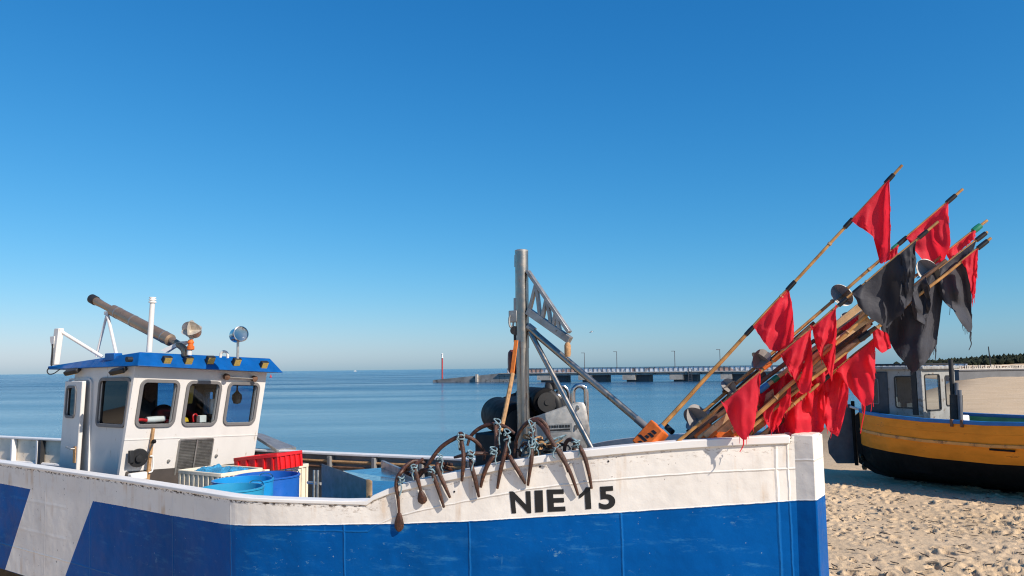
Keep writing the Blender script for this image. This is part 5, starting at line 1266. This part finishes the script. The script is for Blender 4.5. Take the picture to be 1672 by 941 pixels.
P.flag((1243, 671), (1292, 627), [(1250, 690), (1262, 707), (1270, 690), (1291, 662)], dY=.05, seed=21, amp=.04)
P = Pole('wooden pole with blue and green tape between the hanging red flags', (1424, 497, 6.8), (1140, 716, 7.0), .018, 'wood')
P.band(1247, 634, 'bluetape', .05, 1.5); P.band(1266, 619, 'green', .03, 1.5)
P.flag((1236, 642), (1282, 607), [(1240, 660), (1250, 690), (1266, 704), (1276, 690), (1284, 650)], dY=.03, seed=22, amp=.05)
P.flag((1252, 630), (1300, 593), [(1268, 650), (1290, 660), (1305, 640)], dY=.06, seed=41, amp=.04)
P.flag((1290, 601), (1345, 558), [(1300, 640), (1330, 650), (1348, 620)], dY=.09, seed=42, amp=.04)
P.flag((1262, 622), (1322, 576), [(1270, 660), (1300, 690), (1326, 680), (1330, 620)], dY=.13, seed=61, amp=.05)
P.flag((1310, 585), (1375, 535), [(1320, 640), (1350, 660), (1378, 630), (1384, 570)], dY=.15, seed=62, amp=.05)
P.flag((1370, 539), (1402, 514), [(1384, 540), (1398, 528)], dY=-.04, seed=51, amp=.02)
P = Pole('dark weathered wooden pole under the pale bamboo in the bundle', (1430, 535, 6.7), (1195, 705, 6.9), .02, 'darkwood')
P.flag((1424, 540), (1430, 535), [(1428, 566), (1440, 577), (1456, 568), (1450, 545)], dY=.05, seed=23, amp=.02)
P.plank(1418, 520, 1290, 612, .05, .02, 'wood', -.05); P.band(1410, 549)
P = Pole('thin pole lowest in the bundle, carrying three broad red flags over the stem', (1430, 552, 6.85), (1258, 692, 7.0), .013)
P.band(1347, 619)
P.flag((1365, 605), (1429, 553), [(1380, 625), (1395, 645), (1411, 664), (1426, 659), (1429, 600)], dY=-.05, seed=24, amp=.05, tail=[(1412, 663), (1411, 675), (1408, 690), (1405, 708)])
P.flag((1283, 671), (1345, 621), [(1280, 700), (1300, 713), (1330, 713), (1345, 703), (1348, 660)], dY=.0, seed=25, amp=.06)
P.flag((1338, 627), (1385, 589), [(1342, 680), (1352, 704), (1368, 713), (1375, 695), (1385, 650)], dY=.06, seed=26, amp=.06)
P.flag((1262, 689), (1300, 658), [(1262, 712), (1280, 714), (1298, 700)], dY=.12, seed=27, amp=.03)
P = Pole('dark wooden pole with a large black flag hanging in front of the cabin', (1545, 425, 6.72), (1180, 722, 6.98), .018, 'darkwood')
P.flag((1437, 513), (1524, 442), [(1438, 537), (1462, 575), (1491, 611), (1504, 598), (1517, 588), (1528, 567), (1534, 530), (1540, 470)], dY=.03, mat='flagblack', seed=28, amp=.06, tear=3.5, tail=[(1526, 566), (1528, 576), (1527, 588)])
P.flag((1490, 470), (1512, 452), [(1488, 500), (1492, 520), (1510, 530), (1520, 500), (1518, 470)], dY=-.05, mat='flagblack', seed=29, amp=.04, tear=3)
P = Pole('short dark wooden pole at the left foot of the bundle', (1330, 556, 6.9), (1098, 738, 7.05), .02, 'darkwood')
P.plank(1212, 640, 1110, 728, .06, .02, 'darkwood', .08); P.plank(1222, 650, 1150, 712, .05, .03, 'wood', -.05)
P.float_(1196, 690, 1172, 712, .10, .10, 'darkwood')
for (x0, y0, x1, y1, wd, m_, dy) in ((1250, 610, 1098, 736, .045, 'darkwood', .10), (1262, 622, 1120, 736, .05, 'darkwood', .04), (1270, 634, 1136, 738, .045, 'wood', .0), (1236, 655, 1146, 730, .05, 'darkwood', -.03),
        (1290, 640, 1160, 738, .04, 'darkwood', .10), (1300, 650, 1190, 735, .045, 'bamboo', .08), (1310, 660, 1215, 735, .05, 'darkwood', .12), (1330, 600, 1180, 722, .04, 'bamboo', .06), (1415, 508, 1300, 604, .04, 'darkwood', .03), (1422, 526, 1310, 622, .05, 'darkwood', .06), (1405, 500, 1330, 560, .06, 'wood', .09)):
    P.plank(x0, y0, x1, y1, wd, .025, m_, dy)
P.float_(1166, 700, 1140, 722, .12, .10, 'foam', roll=.4); P.float_(1206, 694, 1176, 718, .13, .10, 'foam', roll=.6)
# ------------------------------------------------------------------ the orange boat on the beach
YD = V((.55, -.835, 0)).normalized(); YA = math.atan2(YD.y, YD.x)
_y = at(1405, 680, 22.0); YO = V((_y.x, _y.y, 0)); YM = Matrix.Translation(YO) @ Matrix.Rotation(YA, 4, 'Z'); YI = YM.inverted()
ob = thing('orange_boat', 'orange fishing boat with black bottom and small grey cabin, beached behind the flags', 'boat', YO, YA)
def yput(n, bm, m, p=None, **k): return put(n, bm, m, p or ob, world=False, **k)
def yp(px, py, Y): return YI @ at(px, py, Y)
YU = [0, .25, .7, 1.4, 2.5, 4, 5.5, 7, 8.2, 9.2]; YB = [.04, .42, .80, 1.15, 1.40, 1.46, 1.40, 1.15, .70, .05]
YZ = [1.78, 1.77, 1.75, 1.72, 1.68, 1.67, 1.72, 1.85, 2.05, 2.3]
def yb(u): return float(np.interp(u, YU, YB))
def yz(u): return float(np.interp(u, YU, YZ))
def ykeel(u): return .04 + .75 * max(0, (1.0 - u)) ** 2 * .6 + .9 * max(0, (u - 8.0)) ** 2 * .6
bm = bmesh.new(); rS, rP = [], []
LV = [(1.0, 0), (.985, .25), (.965, .4), (.95, .5), (.93, .62), (.85, .9)]
uu = sorted(set(list(np.linspace(0, 9.2, 56)) + YU))
for u in uu:
    b, s, k = yb(u), yz(u), ykeel(u); sec = []
    for f, dz in LV: sec.append((b * f, s - dz))
    for f, h in ((.70, .36), (.48, .22), (.20, .10), (0, 0)): sec.append((b * f, max(k, k + h * (s - .9 - k) / .8)))
    a = [bm.verts.new((u, -v, z)) for v, z in sec]; c = [bm.verts.new((u, v, z)) for v, z in sec[:-1]] + [a[-1]]
    rS.append(a); rP.append(c)
for R_ in (rS, rP):
    for p, q in zip(R_, R_[1:]):
        for j in range(len(p) - 1):
            f = bm.faces.new(tuple(dict.fromkeys((p[j], q[j], q[j + 1], p[j + 1])))); f.material_index = 0 if j < 5 else 1
bmesh.ops.recalc_face_normals(bm, faces=bm.faces[:])
yput('hull', bm, [M['orangehull'], M['blackhull']], angle=40)
def ysweep(name, sgn, off, h0, h1, inn, out, mat):
    bm = bmesh.new(); prev = None
    for u in uu[1:-1]:
        b = yb(u) * off; s = yz(u)
        r_ = [bm.verts.new((u, -sgn * (b + o), s + z)) for o, z in ((out, h0), (out, h1), (-inn, h1), (-inn, h0))]
        if prev:
            for j in range(4): bm.faces.new((prev[j], prev[(j + 1) % 4], r_[(j + 1) % 4], r_[j]))
        else: bm.faces.new(r_)
        prev = r_
    bm.faces.new(prev[::-1]); bmesh.ops.recalc_face_normals(bm, faces=bm.faces[:]); return yput(name, bm, mat, bevel=.008)
for s in (1, -1):
    ysweep('gunwale', s, 1.0, -.05, .035, .10, .025, M['railblue']); ysweep('rubbing_strake', s, .957, -.53, -.46, .02, .034, M['strake'])
    ysweep('plank_seam', s, .983, -.262, -.25, .02, .006, M['orangehull'])
bm = bmesh.new(); prev = None
for u in uu[2:-2]:
    b = max(.01, yb(u) * .9 - .04); r_ = [bm.verts.new((u, -b, 1.1)), bm.verts.new((u, b, 1.1))]
    if prev: bm.faces.new((prev[0], r_[0], r_[1], prev[1]))
    prev = r_
yput('deck', bm, M['deck'])
for s in (1, -1):
    bm = bmesh.new(); prev = None
    for u in uu[2:-2]:
        b = max(.01, yb(u) * .9 - .03); r_ = [bm.verts.new((u, -s * b, 1.1)), bm.verts.new((u, -s * b, yz(u) - .04))]
        if prev: bm.faces.new((prev[0], r_[0], r_[1], prev[1]))
        prev = r_
    yput('inner_bulwark', bm, M['green'] if s < 0 else M['deck'])
# keel bar lying on the sand, rudder, stern post
yput('keel', bx(bmesh.new(), .9, 8.3, -.06, .06, -.10, .06), M['blackhull'], bevel=.01)
bm = prism(bmesh.new(), [yp(x, y, 22.35) for x, y in ((1361, 664), (1384, 660), (1391, 664), (1397, 757), (1366, 757), (1353, 740), (1351, 722), (1357, 706))], (.02, .07, 0)); rd = yput('rudder', bm, M['ruddergrey'], bevel=.01)
bm = bmesh.new(); tube(bm, [yp(1392, 655, 22.3), yp(1399, 760, 22.3)], .05, 10); yput('rudder_post', bm, M['blackhull'], rd)
bm = bmesh.new(); tube(bm, [yp(1388, 664, 22.3), yp(1410, 670, 22.0), yp(1440, 668, 21.4)], .035, 8, 4); yput('tiller', bm, M['offwhite'], rd)
bm = prism(bmesh.new(), [V((.02, -.05, 1.74)), V((-.14, -.05, 1.6)), V((-.10, -.05, .35)), V((.35, -.05, .12)), V((.8, -.05, .05)), V((.6, -.05, .5)), V((.12, -.05, 1.0))], (0, .1, 0)); yput('stern_post', bm, M['blackhull'], bevel=.01)
bm = bmesh.new()
for k in range(3):
    a = k * 2.094 + .4; c = V((.05, 0, .42)); e = V((0, math.cos(a), math.sin(a))); g = V((.35, -math.sin(a) * .9, math.cos(a) * .9)).normalized()
    prism(bm, [c + e * .05 + g * .04, c + e * .16 + g * .09, c + e * .25 + g * .05, c + e * .25 - g * .05, c + e * .16 - g * .09, c + e * .05 - g * .04], (.012, 0, 0))
yput('propeller', bm, M['exhaust'])
for z0 in (.86,):
    p, q = yp(1616, 734, 17.9), yp(1646, 737, 17.4); u0 = p.x
    bm = bx(bmesh.new(), p.x, q.x + .05, -(yb(p.x) * .955 + .012), -(yb(p.x) * .955 - .02), p.z - .02, p.z + .02); yput('draught_slot', bm, M['blackhull'])
for px in (1570, 1600):
    p = yp(px, 684, 18.8); bm = bx(bmesh.new(), p.x, p.x + .06, -(yb(p.x) + .045), -(yb(p.x) - .03), yz(p.x) - .12, yz(p.x) + .05); yput('fender_hook', bm, M['darkwood'], bevel=.008)
# cabin
CU0, CU1, CV = .80, 2.2, .76
def CS(u, z, o=0.): return V((u, -(CV + o), z))
def CFr(v, z, o=0.): return V((CU1 + o, -v, z))
def CPo(u, z, o=0.): return V((u, CV + o, z))
def CAf(v, z, o=0.): return V((CU0 - o, -v, z))
side_h = [(1.52, 1.96, 1.92, 2.66)]; front_h = [(-.60, -.30, 1.95, 2.66), (-.02, .62, 1.86, 2.70)]
bm = bmesh.new(); wall(bm, CS, CU0, CU1, 1.105, 2.84, side_h, .04); cb = yput('cabin', bm, M['cabin'])
bm = bmesh.new(); wall(bm, CFr, -CV + .041, CV - .041, 1.105, 2.84, front_h, .04); yput('front_wall', bm, M['cabin'], cb)
bm = bmesh.new(); wall(bm, CPo, CU0, CU1, 1.105, 2.84, [(.9, 2.1, 1.80, 2.70)], .04); yput('port_wall', bm, M['cabin'], cb)
bm = bmesh.new(); wall(bm, CAf, -CV + .041, CV - .041, 1.105, 2.84, [(-.6, .6, 1.80, 2.66)], .04); yput('rear_wall', bm, M['cabin'], cb)
yput('cabin_roof', bx(bmesh.new(), CU0 - .12, CU1 + .10, -CV - .08, CV + .08, 2.842, 2.93), M['cabin'], cb, bevel=.025)
yput('roof_rail', tube(bmesh.new(), [(CU0, -CV, 2.97), (CU1, -CV, 2.97), (CU1, CV, 2.97)], .025, 8), M['blackmatt'], cb)
for Pf, hs in ((CS, side_h), (CFr, front_h)):
    for h in hs:
        bm = bmesh.new(); ring_frame(bm, Pf, *h, .03, .04, -.01, .015); yput('window', bm, M['blackmatt'], cb)
        bm = bmesh.new(); prism(bm, [Pf(a, b, -.02) for a, b in ((h[0] - .02, h[2] - .02), (h[1] + .02, h[2] - .02), (h[1] + .02, h[3] + .02), (h[0] - .02, h[3] + .02))], (Pf(0, 0, -.004) - Pf(0, 0, 0))); yput('window_pane', bm, M['glass'], cb, smooth=False)
yput('cabin_pillar', bx(bmesh.new(), CU1 - .10, CU1 + .03, -CV - .045, -CV - .002, 1.72, 2.84), M['cabin'], cb, bevel=.01)
yput('pillar_shadow_strip', bx(bmesh.new(), CU1 - .26, CU1 - .12, -CV - .03, -CV - .002, 1.74, 2.80), M['blackmatt'], cb, bevel=.01)
yput('canvas_cover', bx(bmesh.new(), CU0 - .25, CU0 + .52, -CV - .03, CV + .03, 1.74, 2.80), M['cabindark'], cb, bevel=.03)
bm = bmesh.new(); ring_frame(bm, lambda a, b, o: V((a, -CV - .03 - o, b)), CU0 - .02, CU0 + .26, 2.0, 2.6, .025, .03, 0, .015); yput('canvas_window', bm, M['ruddergrey'], cb)
yput('canvas_clear_panel', prism(bmesh.new(), [V((a, -CV - .035, b)) for a, b in ((CU0 - .03, 1.99), (CU0 + .27, 1.99), (CU0 + .27, 2.61), (CU0 - .03, 2.61))], (0, .003, 0)), M['glass'], cb)
bm = bmesh.new(); tube(bm, [yp(1552, 588, 19.6), yp(1558, 680, 19.5)], .055, 12); ep = yput('exhaust_stack', bm, M['blackmatt'])
bm = bmesh.new(); tube(bm, [yp(1561, 645, 19.3), yp(1562, 690, 19.3)], .14, 14); yput('silencer', bm, M['blackmatt'], ep)
bm = bmesh.new(); tube(bm, [yp(1566.5, 637, 19.1), yp(1569, 690, 19.1)], .05, 10); yput('drain_pipe', bm, M['ruddergrey'], ep)
bm = bmesh.new(); tube(bm, [yp(1562, 625, 19.45), yp(1562, 660, 19.45)], .045, 10); yput('drain_pipe', bm, M['ruddergrey'], ep)
yput('engine_box', bx(bmesh.new(), 2.62, 2.85, -.35, .1, 1.105, 1.74), M['offwhite'], bevel=.03)
bm = bmesh.new(); tube(bm, [yp(1502, 676, 20.4), yp(1501, 690, 20.35), yp(1499, 698, 20.3), yp(1496, 702, 20.3)], .012, 6, 4); yput('rope_end', bm, M['blackmatt'])


# ------------------------------------------------------------------ light, sky, camera
EXPO = .25
SUN_EL = math.radians(36); SUN_H = V((.775, -.632, 0)).normalized()
sd = V((SUN_H.x * math.cos(SUN_EL), SUN_H.y * math.cos(SUN_EL), math.sin(SUN_EL)))
sl = bpy.data.lights.new('sun', 'SUN'); sl.energy = 5.0; sl.angle = math.radians(.5); sl.color = (1.0, .895, .77)
so = bpy.data.objects.new('sun', sl); COL.objects.link(so); so.location = (20, -15, 30)
so.rotation_euler = (-sd).to_track_quat('-Z', 'Y').to_euler()
w = bpy.data.worlds.new('World'); SC.world = w; w.use_nodes = True; nt = w.node_tree
bg = nt.nodes.get('Background') or nt.nodes.new('ShaderNodeBackground')
sky = nt.nodes.new('ShaderNodeTexSky'); sky.sky_type = 'NISHITA'; sky.sun_disc = False
sky.sun_elevation = SUN_EL; sky.sun_rotation = math.atan2(SUN_H.x, SUN_H.y); sky.air_density = 1.0; sky.dust_density = .5; sky.ozone_density = 8.0
sx = nt.nodes.new('ShaderNodeSeparateColor'); cx = nt.nodes.new('ShaderNodeCombineColor'); nt.links.new(sky.outputs[0], sx.inputs[0])
for i, (k, e) in enumerate(((2.1, 1.75), (1.153, .97), (1.116, .71))):   # clear polarised sky: deeper blue overhead, less yellow at the horizon
    pw = math_(nt, 'POWER', math_(nt, 'MULTIPLY', sx.outputs[i], .1), e); nt.links.new(math_(nt, 'MINIMUM', math_(nt, 'MULTIPLY', pw, k * 10 / 2 ** EXPO), 9.0), cx.inputs[i])
nt.links.new(cx.outputs[0], bg.inputs[0]); bg.inputs[1].default_value = .10
cam = bpy.data.cameras.new('camera'); cam.sensor_width = 36; cam.lens = 36 * F / IW; cam.clip_end = 60000; cam.clip_start = .1
co = bpy.data.objects.new('camera', cam); COL.objects.link(co)
Rm = Matrix((CR, CU, -CF)).transposed(); co.matrix_world = Matrix.Translation(EYE) @ Rm.to_4x4()
SC.camera = co
SC.render.engine = 'CYCLES'; SC.cycles.use_denoising = True
try: SC.cycles.denoiser = 'OPENIMAGEDENOISE'; SC.cycles.denoising_prefilter = 'ACCURATE'
except Exception: pass
SC.cycles.filter_width = 1.15; SC.cycles.max_bounces = 8; SC.cycles.transparent_max_bounces = 12
SC.view_settings.view_transform = 'Standard'; SC.view_settings.look = 'None'; SC.view_settings.exposure = EXPO; SC.view_settings.gamma = 1
SC.view_settings.use_curve_mapping = False
